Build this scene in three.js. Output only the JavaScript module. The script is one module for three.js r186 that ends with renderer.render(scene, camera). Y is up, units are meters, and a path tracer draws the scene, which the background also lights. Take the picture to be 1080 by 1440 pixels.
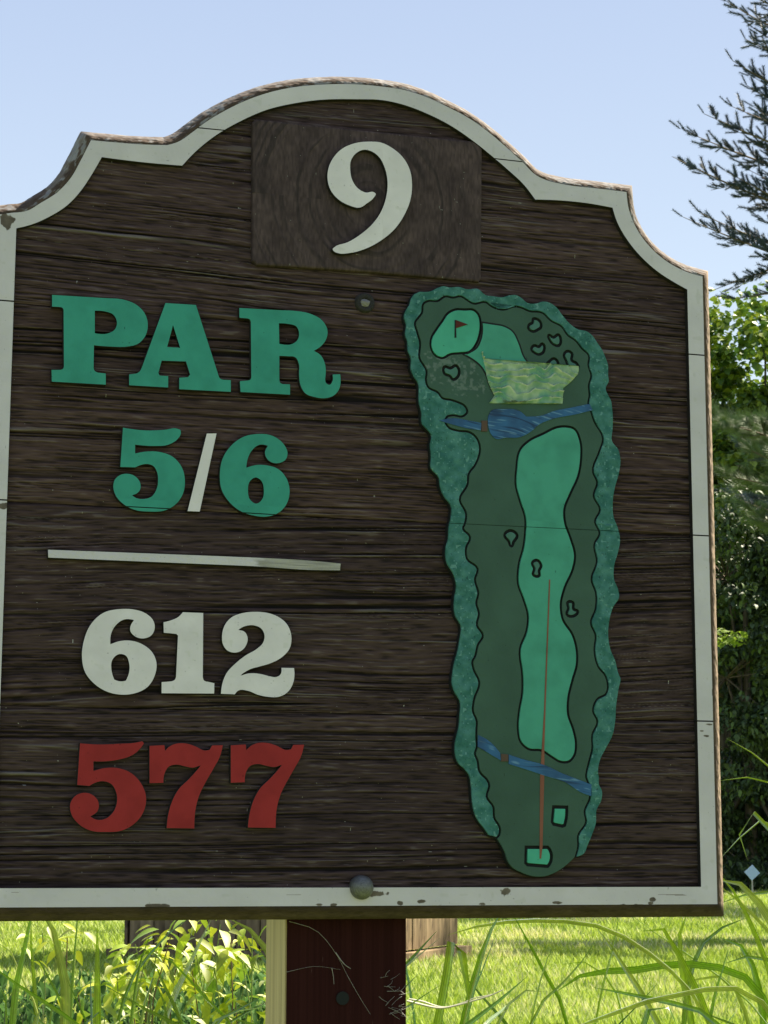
import * as THREE from 'three';
import { mergeGeometries } from 'three/addons/utils/BufferGeometryUtils.js';
import { Brush, Evaluator, SUBTRACTION } from 'three-bvh-csg';

// ---------------------------------------------------------------- camera, sky, sun, exposure
const scene = new THREE.Scene();
const camera = new THREE.PerspectiveCamera(27.895, 0.75, 0.05, 400);
camera.position.set(0, 1.45, 0);
camera.rotation.order = 'YXZ';
camera.rotation.set(THREE.MathUtils.degToRad(9.5894), 0, THREE.MathUtils.degToRad(0.107));
camera.focus = 2.42;
camera.userData.fStop = 56;
const renderer = new THREE.WebGLRenderer({ antialias: true });
renderer.toneMapping = THREE.LinearToneMapping;
renderer.toneMappingExposure = 3.0;
renderer.shadowMap.enabled = true;

const SUN = new THREE.Vector3(0.46, 0.80, -0.39).normalize();
const sun = new THREE.DirectionalLight(0xfff2dc, 5);
sun.position.copy(SUN).multiplyScalar(60);
sun.castShadow = true;
sun.shadow.radius = 1;
sun.shadow.mapSize.set(4096, 4096);
Object.assign(sun.shadow.camera, { left: -35, right: 35, top: 35, bottom: -35, near: 1, far: 140 });
scene.add(sun, sun.target);
{
  const W = 512, H = 256, d = new Float32Array(W * H * 4);
  for (let r = 0; r < H; r++) {
    const el = ((r + 0.5) / H - 0.5) * Math.PI, y = Math.sin(el);
    for (let c = 0; c < W; c++) {
      const az = ((c + 0.5) / W - 0.5) * 2 * Math.PI;
      const dot = Math.cos(az) * Math.cos(el) * SUN.x + y * SUN.y + Math.sin(az) * Math.cos(el) * SUN.z;
      const k = Math.exp(-Math.max(0, y) / 0.4);                         // pale at the horizon, bluer overhead
      const glow = 0.05 * Math.pow(Math.max(0, dot), 6) + 0.3 * Math.pow(Math.max(0, dot), 60);
      const a = [0.350, 0.390, 0.265], b = [0.044, 0.072, 0.198], i = (r * W + c) * 4;
      for (let n = 0; n < 3; n++) d[i + n] = b[n] + a[n] * k + glow * [1, 0.96, 0.9][n];
      d[i + 3] = 1;
    }
  }
  const t = new THREE.DataTexture(d, W, H, THREE.RGBAFormat, THREE.FloatType);
  t.mapping = THREE.EquirectangularReflectionMapping;
  t.magFilter = THREE.LinearFilter;
  t.needsUpdate = true;
  scene.background = t;
  scene.environment = t;
}

// ---------------------------------------------------------------- helpers
let seed = 7;
const reseed = (s) => { seed = s; };
const rnd = () => { seed = (seed + 0x6d2b79f5) | 0; let t = Math.imul(seed ^ (seed >>> 15), 1 | seed); t = (t + Math.imul(t ^ (t >>> 7), 61 | t)) ^ t; return ((t ^ (t >>> 14)) >>> 0) / 4294967296; };
const rr = (a, b) => a + (b - a) * rnd();
const { lerp, clamp, smoothstep, degToRad } = THREE.MathUtils;
const LAT = new Float32Array(65536);
for (let i = 0; i < 65536; i++) LAT[i] = rnd();
function vn(x, y) {                                                    // value noise, 0 to 1, period 256
  const xi = Math.floor(x), yi = Math.floor(y), fx = x - xi, fy = y - yi;
  const a = xi & 255, b = (xi + 1) & 255, c = (yi & 255) << 8, d = ((yi + 1) & 255) << 8;
  const u = fx * fx * (3 - 2 * fx), v = fy * fy * (3 - 2 * fy);
  const p = LAT[c | a], q = LAT[c | b], r = LAT[d | a], s = LAT[d | b];
  return p + (q - p) * u + (r - p + (p - q - r + s) * u) * v;
}
const fbm = (x, y, n = 4) => { let s = 0, a = 0.5, t = 0; for (let i = 0; i < n; i++) { s += a * vn(x, y); t += a; a *= 0.5; x = x * 2.03 + 17.3; y = y * 2.01 + 9.1; } return s / t; };
const used = {};
function numbered(name) { const n = used[name] = (used[name] ?? -1) + 1; return n ? name + '_' + String(n).padStart(3, '0') : name; }
function thing(name, label, category, group) {
  const o = new THREE.Group();
  o.name = numbered(name);
  o.userData = { label, category };
  if (group) o.userData.group = group;
  scene.add(o);
  return o;
}
function part(parent, name, geometry, material, label) {
  const m = new THREE.Mesh(geometry, material);
  m.name = numbered(name);
  m.castShadow = m.receiveShadow = true;
  if (label) m.userData.label = label;
  parent.add(m);
  return m;
}
function structure(name, geometry, material) { const m = part(scene, name, geometry, material); m.userData.kind = 'structure'; return m; }
const lin = (r, g, b) => new THREE.Color().setRGB(r, g, b);
function tex(size, f, srgb = false, high = size) {                                  // f(u, v) -> [r, g, b] linear or one number, 0 to 1
  const d = new Uint8Array(size * high * 4);
  for (let y = 0; y < high; y++) for (let x = 0; x < size; x++) {
    const c = f((x + 0.5) / size, (y + 0.5) / high), i = (y * size + x) * 4;
    for (let n = 0; n < 3; n++) { const v = clamp(c.length ? c[n] : c, 0, 1); d[i + n] = 255 * (srgb ? (v <= 0.0031308 ? v * 12.92 : 1.055 * Math.pow(v, 1 / 2.4) - 0.055) : v) + 0.5; }
    d[i + 3] = 255;
  }
  const t = new THREE.DataTexture(d, size, high);
  t.wrapS = t.wrapT = THREE.RepeatWrapping;
  t.magFilter = THREE.LinearFilter;
  if (srgb) t.colorSpace = THREE.SRGBColorSpace;
  t.needsUpdate = true;
  return t;
}
const mix3 = (a, b, t) => [lerp(a[0], b[0], t), lerp(a[1], b[1], t), lerp(a[2], b[2], t)];
const scl3 = (a, k) => [a[0] * k, a[1] * k, a[2] * k];
function std(o) { const m = new THREE.MeshPhysicalMaterial({ roughness: 0.7, specularIntensity: 0.5, ...o }); return m; }
const leafMat = (color, o = {}) => new THREE.MeshPhysicalMaterial({ color, roughness: 0.75, transmission: 0.5, thickness: 0, side: THREE.DoubleSide, specularIntensity: 0.35, ...o });

// outlines are stored in millimetres on the board: 'x,y! x,y ...' where ! marks a corner
function sample(str, closed = true, per = 5) {
  const P = str.trim().split(/\s+/).map((s) => { const c = s.endsWith('!'), [x, y] = s.replace('!', '').split(',').map(Number); return { x: x / 1000, y: y / 1000, c }; });
  const n = P.length, out = [];
  for (let i = 0; i < (closed ? n : n - 1); i++) {
    const p1 = P[i], p2 = P[(i + 1) % n], p0 = p1.c || (!closed && i === 0) ? null : P[(i - 1 + n) % n], p3 = p2.c || (!closed && i === n - 2) ? null : P[(i + 2) % n];
    if (p1.c && p2.c) { out.push(new THREE.Vector2(p1.x, p1.y)); continue; }
    const L = Math.hypot(p2.x - p1.x, p2.y - p1.y), tan = (a, b, c) => {   // unit-speed tangent at b
      const l1 = Math.hypot(b.x - a.x, b.y - a.y) || 1e-9, l2 = Math.hypot(c.x - b.x, c.y - b.y) || 1e-9;
      const x = (b.x - a.x) / l1 * l2 + (c.x - b.x) / l2 * l1, y = (b.y - a.y) / l1 * l2 + (c.y - b.y) / l2 * l1, l = Math.hypot(x, y) || 1e-9;
      return [x / l * L, y / l * L];
    };
    const m1 = p0 ? tan(p0, p1, p2) : null, m2 = p3 ? tan(p1, p2, p3) : null;
    const d = [p2.x - p1.x, p2.y - p1.y], a = m1 ?? (m2 ? [1.5 * d[0] - 0.5 * m2[0], 1.5 * d[1] - 0.5 * m2[1]] : d), b = m2 ?? [1.5 * d[0] - 0.5 * a[0], 1.5 * d[1] - 0.5 * a[1]];
    const k = Math.max(2, Math.min(per, Math.ceil(L / 0.0015)));
    for (let j = 0; j < k; j++) {
      const t = j / k, t2 = t * t, t3 = t2 * t, h1 = 2 * t3 - 3 * t2 + 1, h2 = t3 - 2 * t2 + t, h3 = 3 * t2 - 2 * t3, h4 = t3 - t2;
      out.push(new THREE.Vector2(h1 * p1.x + h2 * a[0] + h3 * p2.x + h4 * b[0], h1 * p1.y + h2 * a[1] + h3 * p2.y + h4 * b[1]));
    }
  }
  if (!closed) out.push(new THREE.Vector2(P[n - 1].x, P[n - 1].y));
  return out;
}
const areaOf = (p) => THREE.ShapeUtils.area(p);
function offset(poly, d) {                                             // grows a closed outline by d metres (negative shrinks)
  const s = areaOf(poly) > 0 ? 1 : -1, n = poly.length;
  return poly.map((p, i) => {
    const a = poly[(i - 1 + n) % n], b = poly[(i + 1) % n];
    const e1 = new THREE.Vector2().subVectors(p, a).normalize(), e2 = new THREE.Vector2().subVectors(b, p).normalize();
    const n1 = new THREE.Vector2(e1.y, -e1.x), n2 = new THREE.Vector2(e2.y, -e2.x), m = n1.clone().add(n2);
    const l = m.length() || 1; m.divideScalar(l);
    return p.clone().addScaledVector(m, s * d / Math.max(0.45, m.dot(n1)));
  });
}
function planar(g) {                                                   // uv in metres across the board face; the side walls continue it with depth
  const p = g.attributes.position, uv = new Float32Array(p.count * 2);
  for (let i = 0; i < p.count; i++) { uv[2 * i] = p.getX(i) + p.getZ(i) * 0.7; uv[2 * i + 1] = p.getY(i) + p.getZ(i) * 0.7; }
  g.setAttribute('uv', new THREE.BufferAttribute(uv, 2));
  return g;
}
function slab(poly, front, depth, holes = [], bevel = 0.0006) {        // a flat piece whose face lies at z = front
  const s = new THREE.Shape(poly);
  for (const h of holes) s.holes.push(new THREE.Path(h));
  const g = new THREE.ExtrudeGeometry(s, { depth: depth - bevel, bevelEnabled: bevel > 0, bevelThickness: bevel, bevelSize: bevel, bevelOffset: -bevel, bevelSegments: 2, curveSegments: 1 });
  g.translate(0, 0, front - depth);
  return planar(g);
}
function tube(points, r0, r1, seg = 8, sides = 6) {
  const curve = new THREE.CatmullRomCurve3(points), g = new THREE.TubeGeometry(curve, seg, 1, sides, false), p = g.attributes.position, c = new THREE.Vector3();
  for (let i = 0; i <= seg; i++) {
    curve.getPointAt(i / seg, c);
    const r = lerp(r0, r1, i / seg);
    for (let j = 0; j <= sides; j++) { const k = i * (sides + 1) + j; p.setXYZ(k, c.x + (p.getX(k) - c.x) * r, c.y + (p.getY(k) - c.y) * r, c.z + (p.getZ(k) - c.z) * r); }
  }
  g.computeVertexNormals();
  return g;
}
const V3 = (x, y, z) => new THREE.Vector3(x, y, z);
const points3 = (s) => s.trim().split(/\s+/).map((t) => V3(...t.split(',').map(Number)));

const TRACE = {
  outline: '-442.9,320.8! -421.2,325.8 -409.4,334.5 -389.7,349.8 -374.1,369.6 -364.4,389.6 -352.9,416.0! -338.5,416.2 -293.1,417.2 -264.0,419.4! -251.5,424.6 -234.9,438.0 -218.2,452.9 -193.0,471.0 -167.5,486.1 -141.8,497.8 -115.8,506.5 -80.8,514.1 -36.7,519.6 -1.0,520.5 26.0,519.1 53.1,513.5 80.3,503.9 107.7,492.4 135.1,475.8 158.1,458.7 176.5,443.8 194.9,428.4 213.5,422.5! 236.9,420.3 274.6,419.9 314.1,419.2! 317.0,396.0 326.1,374.0 344.7,350.5 368.3,333.4 392.2,323.6 414.8,319.1!',
  inline: '-433.6,302.5! -416.6,308.6 -396.9,319.7 -377.2,335.0 -361.5,354.7 -349.8,375.0 -339.2,396.1! -317.4,395.3 -280.1,394.8 -245.5,395.4! -230.3,413.8 -205.3,437.3 -175.7,457.9 -145.8,474.4 -111.2,486.6 -80.7,494.1 -36.6,499.9 -1.0,502.5 26.0,499.2 53.0,491.8 80.2,481.3 112.1,463.4 134.9,447.7 157.8,430.6 176.2,415.6 192.2,396.8! 227.2,398.9 260.1,398.8 294.1,396.2! 300.0,378.4 311.5,359.0 330.1,337.8 353.6,319.4 377.3,306.8 392.6,299.9!',
  P: '-392.2,229.2! -327.2,230.5! -309.1,230.1 -294.4,224.8 -285.1,215.3 -281.5,202.6 -284.5,188.4 -293.4,178.5 -304.2,174.9 -324.0,173.3 -342.5,173.4! -342.2,148.3! -341.0,144.7 -337.6,143.1! -328.3,142.6! -327.9,128.8! -389.6,128.1! -390.4,142.4! -380.3,143.2! -377.5,144.4 -376.6,147.6! -378.7,210.3! -379.8,214.2 -382.7,214.9! -391.8,214.7!|-343.5,214.7! -331.3,214.8 -321.3,211.5 -317.1,203.5 -319.1,194.1 -327.1,188.5 -342.8,187.5!',
  A: '-262.5,230.2! -226.3,230.9! -198.4,149.2! -196.5,145.8 -193.7,144.9! -183.9,145.0! -183.7,130.3! -244.7,129.3! -244.9,143.6! -234.7,145.0! -232.5,147.8! -237.4,162.3! -264.8,161.2! -268.2,147.1! -266.9,144.6! -256.8,144.7! -256.6,130.4! -302.3,130.0! -302.6,143.4! -294.5,144.9! -290.9,147.3 -288.3,152.1!|-252.9,205.2! -243.6,178.0! -259.7,177.7!',
  R: '-176.0,231.4! -127.4,232.6 -108.4,233.2 -89.3,230.9 -75.9,224.3 -69.1,212.5 -70.9,200.9 -77.5,191.9 -85.1,186.5! -77.5,182.4 -72.6,174.2 -71.5,153.4! -70.6,149.4 -66.7,147.7 -63.9,151.1 -63.6,160.1! -53.4,161.3! -52.8,154.8 -54.3,143.3 -60.0,135.3 -71.4,130.4 -84.7,130.9 -96.1,134.8 -101.9,143.8 -103.9,156.8 -104.4,170.0 -107.9,176.4 -117.4,177.2 -126.8,176.9! -126.5,149.6! -125.5,145.9 -122.7,144.6! -113.6,144.9! -113.5,131.7! -173.1,130.9! -174.2,144.4! -164.0,146.1! -161.6,147.2 -160.7,150.0! -162.1,214.7! -163.4,218.0 -166.8,218.7! -175.6,218.8!|-128.7,216.8! -116.8,216.9 -106.7,214.3 -103.4,206.0 -105.2,197.9 -110.9,192.8 -127.9,191.3!',
  five: '-308.2,81.5! -281.9,79.9 -260.8,81.9 -246.0,84.3 -241.5,82.9! -241.0,78.2 -245.7,70.4 -256.2,63.8 -271.0,61.6 -293.1,61.8! -292.9,52.7! -281.4,55.5 -264.5,55.9 -249.6,51.0 -238.8,38.8 -235.3,24.1 -237.2,9.2 -244.4,-2.8 -258.9,-12.0 -275.7,-13.9 -292.5,-12.7 -305.1,-7.0 -314.7,3.0 -317.6,13.3 -316.2,20.7 -310.1,26.8 -301.8,28.9 -292.3,26.3 -286.5,19.2 -286.3,10.8 -289.8,6.4 -294.9,4.0! -290.7,1.7 -282.3,1.1 -274.0,4.1 -268.9,11.7 -267.0,22.4 -268.3,31.9 -272.6,38.6 -279.0,40.4 -286.3,38.9 -292.5,35.8! -310.2,35.2!',
  slash: '-211.8,80.6! -199.6,81.4! -217.7,-11.0! -232.6,-11.1!',
  six: '-140.3,69.9! -149.0,70.5 -157.6,63.9 -162.3,55.0 -164.3,43.7! -153.1,47.4 -140.1,47.7 -127.0,44.1 -116.4,32.8 -113.0,20.1 -115.6,4.9 -124.2,-6.3 -139.4,-12.8 -156.7,-12.2 -171.8,-7.6 -184.8,2.4 -193.6,15.8 -196.0,32.7 -193.1,52.1 -183.6,67.7 -168.7,79.4 -153.5,83.6 -133.9,82.6 -120.7,73.7 -115.8,63.1 -117.9,55.4 -124.8,50.7 -133.6,50.2 -141.2,55.2 -143.5,62.6|-153.3,32.9 -146.4,29.0 -143.4,18.5 -145.0,7.6 -152.5,1.5 -160.1,5.8 -162.9,16.3 -160.4,28.3',
  wsix: '-291.0,-136.9! -300.8,-136.7 -310.3,-143.5 -315.0,-152.5 -315.8,-163.9! -305.1,-160.0 -292.2,-159.4 -279.1,-163.5 -269.1,-171.3 -263.7,-183.2 -265.3,-197.8 -273.2,-210.9 -287.6,-218.5 -302.1,-220.4 -318.2,-217.6 -332.9,-209.2 -343.6,-196.7 -347.7,-179.3 -346.1,-161.6 -339.3,-143.7 -325.2,-129.5 -305.9,-124.4 -289.7,-124.5 -276.6,-128.6 -268.2,-136.4 -266.4,-144.4 -269.5,-152.7 -279.2,-157.3 -289.0,-155.2 -294.8,-148.6 -294.2,-142.2|-305.6,-174.5 -298.3,-176.2 -294.4,-184.1 -294.1,-195.4 -297.6,-204.8! -304.8,-205.8 -311.3,-203.8! -314.8,-192.7 -314.0,-181.5',
  wone: '-235.6,-125.4! -211.6,-125.4! -210.9,-197.9! -209.5,-201.5 -205.4,-202.6! -197.6,-204.1! -197.7,-216.6! -258.1,-217.7! -258.4,-204.5! -247.3,-203.3! -243.2,-201.2 -242.2,-197.2! -240.9,-152.5! -242.5,-151.0! -257.0,-150.1! -257.6,-137.6! -248.6,-134.9 -241.3,-131.4',
  wtwo: '-152.1,-121.9 -137.6,-122.7 -123.6,-127.5 -113.8,-136.1 -109.3,-148.6 -111.4,-163.4 -119.9,-173.1 -133.8,-180.8 -146.5,-184.8 -157.2,-188.2 -167.7,-194.8! -162.4,-192.8 -153.9,-191.6 -142.2,-192.8 -133.6,-194.7 -127.2,-195.2 -122.9,-193.0 -121.4,-184.6! -105.8,-184.4! -105.2,-191.5 -106.7,-202.0 -113.0,-212.6 -123.2,-218.3 -136.5,-218.7 -148.3,-216.6 -159.0,-212.7 -170.6,-212.7 -174.3,-216.9! -190.9,-216.6! -189.3,-204.1 -184.7,-192.6 -175.3,-182.0 -162.7,-171.7 -150.0,-164.0 -143.1,-157.0 -141.6,-148.6 -144.9,-141.9 -152.5,-138.5 -163.1,-139.4 -170.8,-143.5! -164.1,-145.1 -160.3,-151.3 -161.3,-159.7 -167.0,-167.2 -175.5,-170.0 -184.0,-167.7 -189.4,-160.6 -190.6,-152.3 -187.6,-138.6 -179.3,-128.9 -167.6,-124.1',
  rfive: '-347.3,-273.7! -324.5,-274.6 -303.8,-273.4 -286.1,-272.0 -278.1,-270.1! -275.6,-272.9! -279.5,-278.6 -289.0,-286.7 -303.4,-291.6 -317.7,-293.8 -331.2,-294.1! -331.0,-303.4! -319.1,-300.2 -304.8,-300.0 -290.2,-304.9 -278.7,-315.8 -272.3,-330.8 -274.1,-346.5 -282.6,-359.2 -298.4,-368.7 -315.8,-370.4 -333.3,-368.9 -346.1,-362.0 -355.0,-350.3 -356.1,-339.4 -351.6,-331.6 -340.7,-327.2 -331.1,-329.8 -324.6,-337.6 -325.1,-347.0 -332.9,-353.3! -325.7,-356.4 -316.2,-354.7 -309.2,-348.4 -305.2,-337.4 -306.5,-326.4 -311.5,-318.6 -320.3,-315.5 -328.3,-316.9 -335.3,-320.8! -349.2,-319.8!',
  rseven: '-178.8,-273.0! -160.8,-271.6! -160.2,-277.8! -156.1,-273.6 -149.7,-270.4 -135.9,-269.6 -125.3,-272.5 -114.5,-277.0 -109.2,-276.2! -106.6,-271.2! -93.1,-270.7! -96.3,-283.4 -104.7,-299.0 -113.1,-313.5 -119.4,-325.9 -123.5,-339.3 -125.3,-364.8! -158.0,-364.5! -156.6,-350.8 -152.1,-334.4 -144.9,-321.1 -132.3,-308.6 -119.7,-294.6! -128.2,-297.3 -137.8,-295.9 -147.3,-294.2 -155.8,-296.7 -159.9,-302.9 -161.3,-314.6! -178.1,-315.4!',
  nine: '-20.4,447.3 -6.0,447.5 8.5,441.8 21.8,431.3 30.4,416.3 33.0,398.2 31.0,379.6 23.1,359.2 11.3,341.1 -5.7,325.3 -25.2,313.2 -44.6,306.3 -58.8,304.8 -64.6,307.1 -66.1,309.5 -64.0,312.3 -47.2,320.2 -30.5,332.1 -16.2,346.4 -5.8,363.0 0.1,381.8 1.4,399.0 -2.0,415.7 -9.9,429.3 -19.1,434.7 -27.6,435.4 -37.4,429.8 -43.2,420.7 -44.0,408.8 -41.1,396.1 -34.6,387.6 -25.4,383.5 -15.0,384.9 -12.6,383.2 -15.0,377.1 -22.8,369.8 -33.2,363.0 -44.9,364.5 -59.2,370.9 -68.9,381.6 -72.9,396.8 -71.7,408.6 -65.9,422.2 -54.3,435.2 -38.7,443.4',
  rule: '-388.7,-61.1! -282.8,-60.3 -156.2,-59.6! -93.5,-60.1 -51.2,-62.0! -52.0,-71.5! -93.4,-72.5 -131.1,-71.6 -156.1,-71.0! -388.0,-71.4!',
  rseven2: '-270.5,-275.2! -253.0,-273.9! -252.3,-280.0! -248.3,-275.8 -242.1,-272.7 -228.7,-271.9 -218.2,-274.8 -207.7,-279.2 -202.5,-278.4! -199.9,-273.5! -186.8,-273.0! -189.8,-285.5 -197.9,-301.0 -206.0,-315.3 -212.1,-327.6 -216.0,-340.8 -217.6,-366.0! -249.6,-365.7! -248.3,-352.1 -244.0,-336.0 -237.0,-322.8 -224.8,-310.5 -212.6,-296.6! -220.9,-299.3 -230.3,-297.9 -239.6,-296.2 -247.8,-298.6 -251.8,-304.8 -253.2,-316.4! -269.6,-317.1!',
  plate: '-157.6,463.0! -30.0,463.2 120.5,464.2! 124.7,460.1! 122.4,292.0! 119.4,287.3! -20.5,287.7 -155.3,284.7! -160.5,289.4! -162.7,458.3!',
  mout: '43.1,269.3 56.5,270.9 65.4,275.8 72.9,278.6 80.3,277.8 93.8,279.3 102.8,277.4 117.9,278.7 126.9,272.1 136.0,271.4 148.1,271.2 157.3,274.3 166.4,275.1 174.0,271.5 180.1,266.9 190.8,266.7 200.0,270.0 209.2,269.2 218.4,264.0 226.0,255.0 233.6,246.7 245.9,238.7 256.7,237.3 264.4,232.7 272.0,222.9 278.1,214.5 282.6,204.4 285.6,195.7 285.4,183.8 286.0,175.0 282.0,165.9 284.9,158.7 288.7,151.6 290.1,141.4 290.7,131.6 289.9,114.4 288.9,102.1 296.4,92.8 299.6,80.8 297.1,61.2 291.7,43.9 288.8,26.8 289.7,7.6 294.6,-4.2 297.4,-19.5 294.6,-34.0 289.2,-51.0 288.9,-67.8 293.8,-79.5 294.9,-89.0 287.0,-101.2 281.6,-118.0 280.0,-136.9 282.3,-151.0 288.4,-165.0 291.9,-179.1 294.7,-186.1 292.2,-198.4 288.6,-218.8 287.1,-237.0 283.5,-253.2 274.5,-269.5 266.7,-283.6 264.3,-297.7 265.1,-303.6 265.0,-310.9 268.5,-317.6 267.4,-331.1 261.7,-341.2 260.5,-356.4 254.8,-371.5 249.2,-383.2 245.4,-391.5 232.6,-396.9! 223.5,-404.9 209.0,-414.0 194.5,-418.9 180.2,-418.9 164.3,-414.0 153.6,-408.2 148.4,-401.7 144.9,-391.8 139.7,-381.9 134.8,-375.0! 125.6,-372.1 119.5,-363.9 111.6,-354.1 107.2,-344.2 104.7,-327.7 103.9,-314.5 101.3,-302.9 96.0,-296.4 89.0,-290.3 84.5,-278.6 84.5,-266.8 89.2,-247.1 90.3,-235.2 90.4,-217.4 84.1,-207.6 81.0,-197.8 82.1,-183.9 84.3,-171.9 87.5,-161.7 91.2,-143.1 92.5,-131.5 85.2,-117.9 84.1,-99.4 86.6,-83.0 83.0,-69.2 75.7,-57.9 73.8,-39.3 77.0,-27.4 77.8,-13.3 80.3,-2.8 80.4,11.3 73.1,20.3 67.0,34.1 65.8,43.5 56.0,54.8 56.1,69.0 54.9,83.1 56.1,95.1 52.5,99.6 45.1,107.5 44.4,120.5 41.0,134.6 41.0,144.1 40.0,156.5 34.2,164.7 31.2,173.1 31.2,186.0 27.6,194.4 26.8,205.9 24.2,214.4 25.4,226.0 22.7,235.9 24.6,243.3 29.8,252.4 31.3,258.4 35.7,265.3',
  mtop: '43.1,269.3 56.5,270.9 65.4,275.8 72.9,278.6 80.3,277.8 93.8,279.3 102.8,277.4 117.9,278.7 126.9,272.1 136.0,271.4 148.1,271.2 157.3,274.3 166.4,275.1 174.0,271.5 180.1,266.9 190.8,266.7 200.0,270.0 209.2,269.2 218.4,264.0 226.0,255.0 233.6,246.7 245.9,238.7 256.7,237.3 264.4,232.7 272.0,222.9 278.1,214.5 282.6,204.4 285.6,195.7 285.4,183.8 286.0,175.0 282.0,165.9 284.9,158.7 288.7,151.6 290.1,141.4 290.7,131.6 289.9,114.4 288.9,102.1 296.4,92.8 299.6,80.8 297.1,61.2 291.7,43.9 288.8,26.8 289.7,7.6 294.6,-4.2 297.4,-19.5 294.6,-34.0 289.2,-51.0 288.9,-67.8 293.8,-79.5 294.9,-89.0 287.0,-101.2 281.6,-118.0 280.0,-136.9 282.3,-151.0 288.4,-165.0 291.9,-179.1 294.7,-186.1 292.2,-198.4 288.6,-218.8 287.1,-237.0 283.5,-253.2 274.5,-269.5 266.7,-283.6 264.3,-297.7 265.1,-303.6 265.0,-310.9 268.5,-317.6 267.4,-331.1 261.7,-341.2 260.5,-356.4 254.8,-371.5 249.2,-383.2 245.4,-391.5 232.6,-396.9!',
  mbot: '223.5,-404.9 209.0,-414.0 194.5,-418.9 180.2,-418.9 164.3,-414.0 153.6,-408.2 148.4,-401.7 144.9,-391.8 139.7,-381.9 134.8,-375.0!',
  mleft: '125.6,-372.1 119.5,-363.9 111.6,-354.1 107.2,-344.2 104.7,-327.7 103.9,-314.5 101.3,-302.9 96.0,-296.4 89.0,-290.3 84.5,-278.6 84.5,-266.8 89.2,-247.1 90.3,-235.2 90.4,-217.4 84.1,-207.6 81.0,-197.8 82.1,-183.9 84.3,-171.9 87.5,-161.7 91.2,-143.1 92.5,-131.5 85.2,-117.9 84.1,-99.4 86.6,-83.0 83.0,-69.2 75.7,-57.9 73.8,-39.3 77.0,-27.4 77.8,-13.3 80.3,-2.8 80.4,11.3 73.1,20.3 67.0,34.1 65.8,43.5 56.0,54.8 56.1,69.0 54.9,83.1 56.1,95.1 52.5,99.6 45.1,107.5 44.4,120.5 41.0,134.6 41.0,144.1 40.0,156.5 34.2,164.7 31.2,173.1 31.2,186.0 27.6,194.4 26.8,205.9 24.2,214.4 25.4,226.0 22.7,235.9 24.6,243.3 29.8,252.4 31.3,258.4 35.7,265.3',
  minner: '134.8,-375.0! 138.9,-370.4 139.8,-363.8 132.8,-350.6 132.0,-339.0 124.1,-327.5 126.9,-312.6 124.3,-307.6 117.2,-301.1 115.1,-297.8 113.0,-286.0 110.0,-278.2 112.1,-270.3 111.7,-260.4 111.8,-250.6 112.3,-240.7 107.7,-228.9 109.3,-215.0 115.7,-195.9 108.4,-179.2 107.4,-171.2 110.5,-165.6 114.3,-151.6 120.4,-141.0 113.2,-128.5 115.7,-114.5 112.6,-103.0 115.1,-91.2 111.1,-75.0 114.3,-62.0 101.4,-50.9 100.2,-38.1 105.2,-24.9 96.7,-13.6 97.9,-11.4 100.4,2.9 92.7,19.0 102.6,38.4 103.9,50.4 112.6,62.8 117.7,86.9 112.8,96.2 105.4,101.0 90.6,102.0 79.0,105.5 75.3,111.8 77.1,117.8 83.2,120.1 98.1,120.4 102.5,125.5 98.1,133.6 93.2,135.7 82.8,138.6 71.0,140.6 66.5,146.1 53.3,153.1 51.1,160.1 51.8,171.7 43.0,186.9 43.8,205.7 40.1,218.5 37.6,229.9 41.6,236.0 46.0,242.1 48.3,253.9 53.5,257.3 65.4,258.3 75.8,264.9 84.8,264.2 95.3,266.5 102.8,262.8 110.3,259.0 126.8,261.8 134.4,257.3 146.5,254.3 164.7,259.7 141.9,254.9 148.0,254.4 164.7,259.7 172.4,258.8 181.5,255.6 199.8,254.4 210.5,245.6 224.3,239.3 231.8,229.5 242.6,222.9 250.2,213.9 259.3,205.7 258.4,193.8 262.0,180.7 258.7,168.7 259.3,155.5 257.6,145.1 261.1,135.8 264.7,125.0 276.0,103.8 270.5,86.4 262.4,61.7 267.4,49.9 262.7,32.7 270.6,16.2 264.0,1.5 269.6,-12.6 262.8,-25.9 265.5,-47.3 258.3,-69.0 263.8,-85.4 262.8,-104.4 256.7,-121.2 262.3,-135.2 260.7,-154.0 265.3,-172.7 274.9,-184.6 274.6,-204.9 263.5,-211.3 257.8,-225.5 263.1,-237.5 256.3,-253.7 256.0,-269.8 251.5,-285.9 248.0,-299.9 247.7,-302.7 249.5,-307.7 253.0,-317.8 251.9,-327.9 245.3,-343.1 246.9,-354.8 236.6,-371.5 236.5,-383.2 232.6,-396.9!',
  fairway: '228.7,115.9 238.9,113.7 246.4,99.5 247.3,77.8 243.2,55.8 232.7,33.5 224.8,13.9 225.8,-2.8 231.9,-19.2 237.7,-41.4 234.4,-58.1 224.0,-79.9 218.7,-101.3 221.0,-117.7 233.3,-136.1 238.5,-157.1 238.0,-171.4 232.3,-189.8 226.6,-212.1 226.3,-230.2 232.6,-248.2 235.6,-264.1 233.2,-278.2 226.6,-285.3 215.9,-286.0 205.2,-280.6 192.5,-273.3 175.5,-271.6 166.0,-263.4 162.9,-249.5 164.2,-229.6 168.7,-205.5 168.9,-185.5 166.3,-154.6 174.7,-133.4 176.6,-114.6 171.3,-96.1 164.6,-77.6 165.5,-56.3 172.0,-32.4 173.9,-18.1 174.3,1.8 168.2,20.6 162.7,41.7 163.6,58.5 169.6,85.2 180.3,95.5 198.1,105.0 218.5,114.8',
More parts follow.
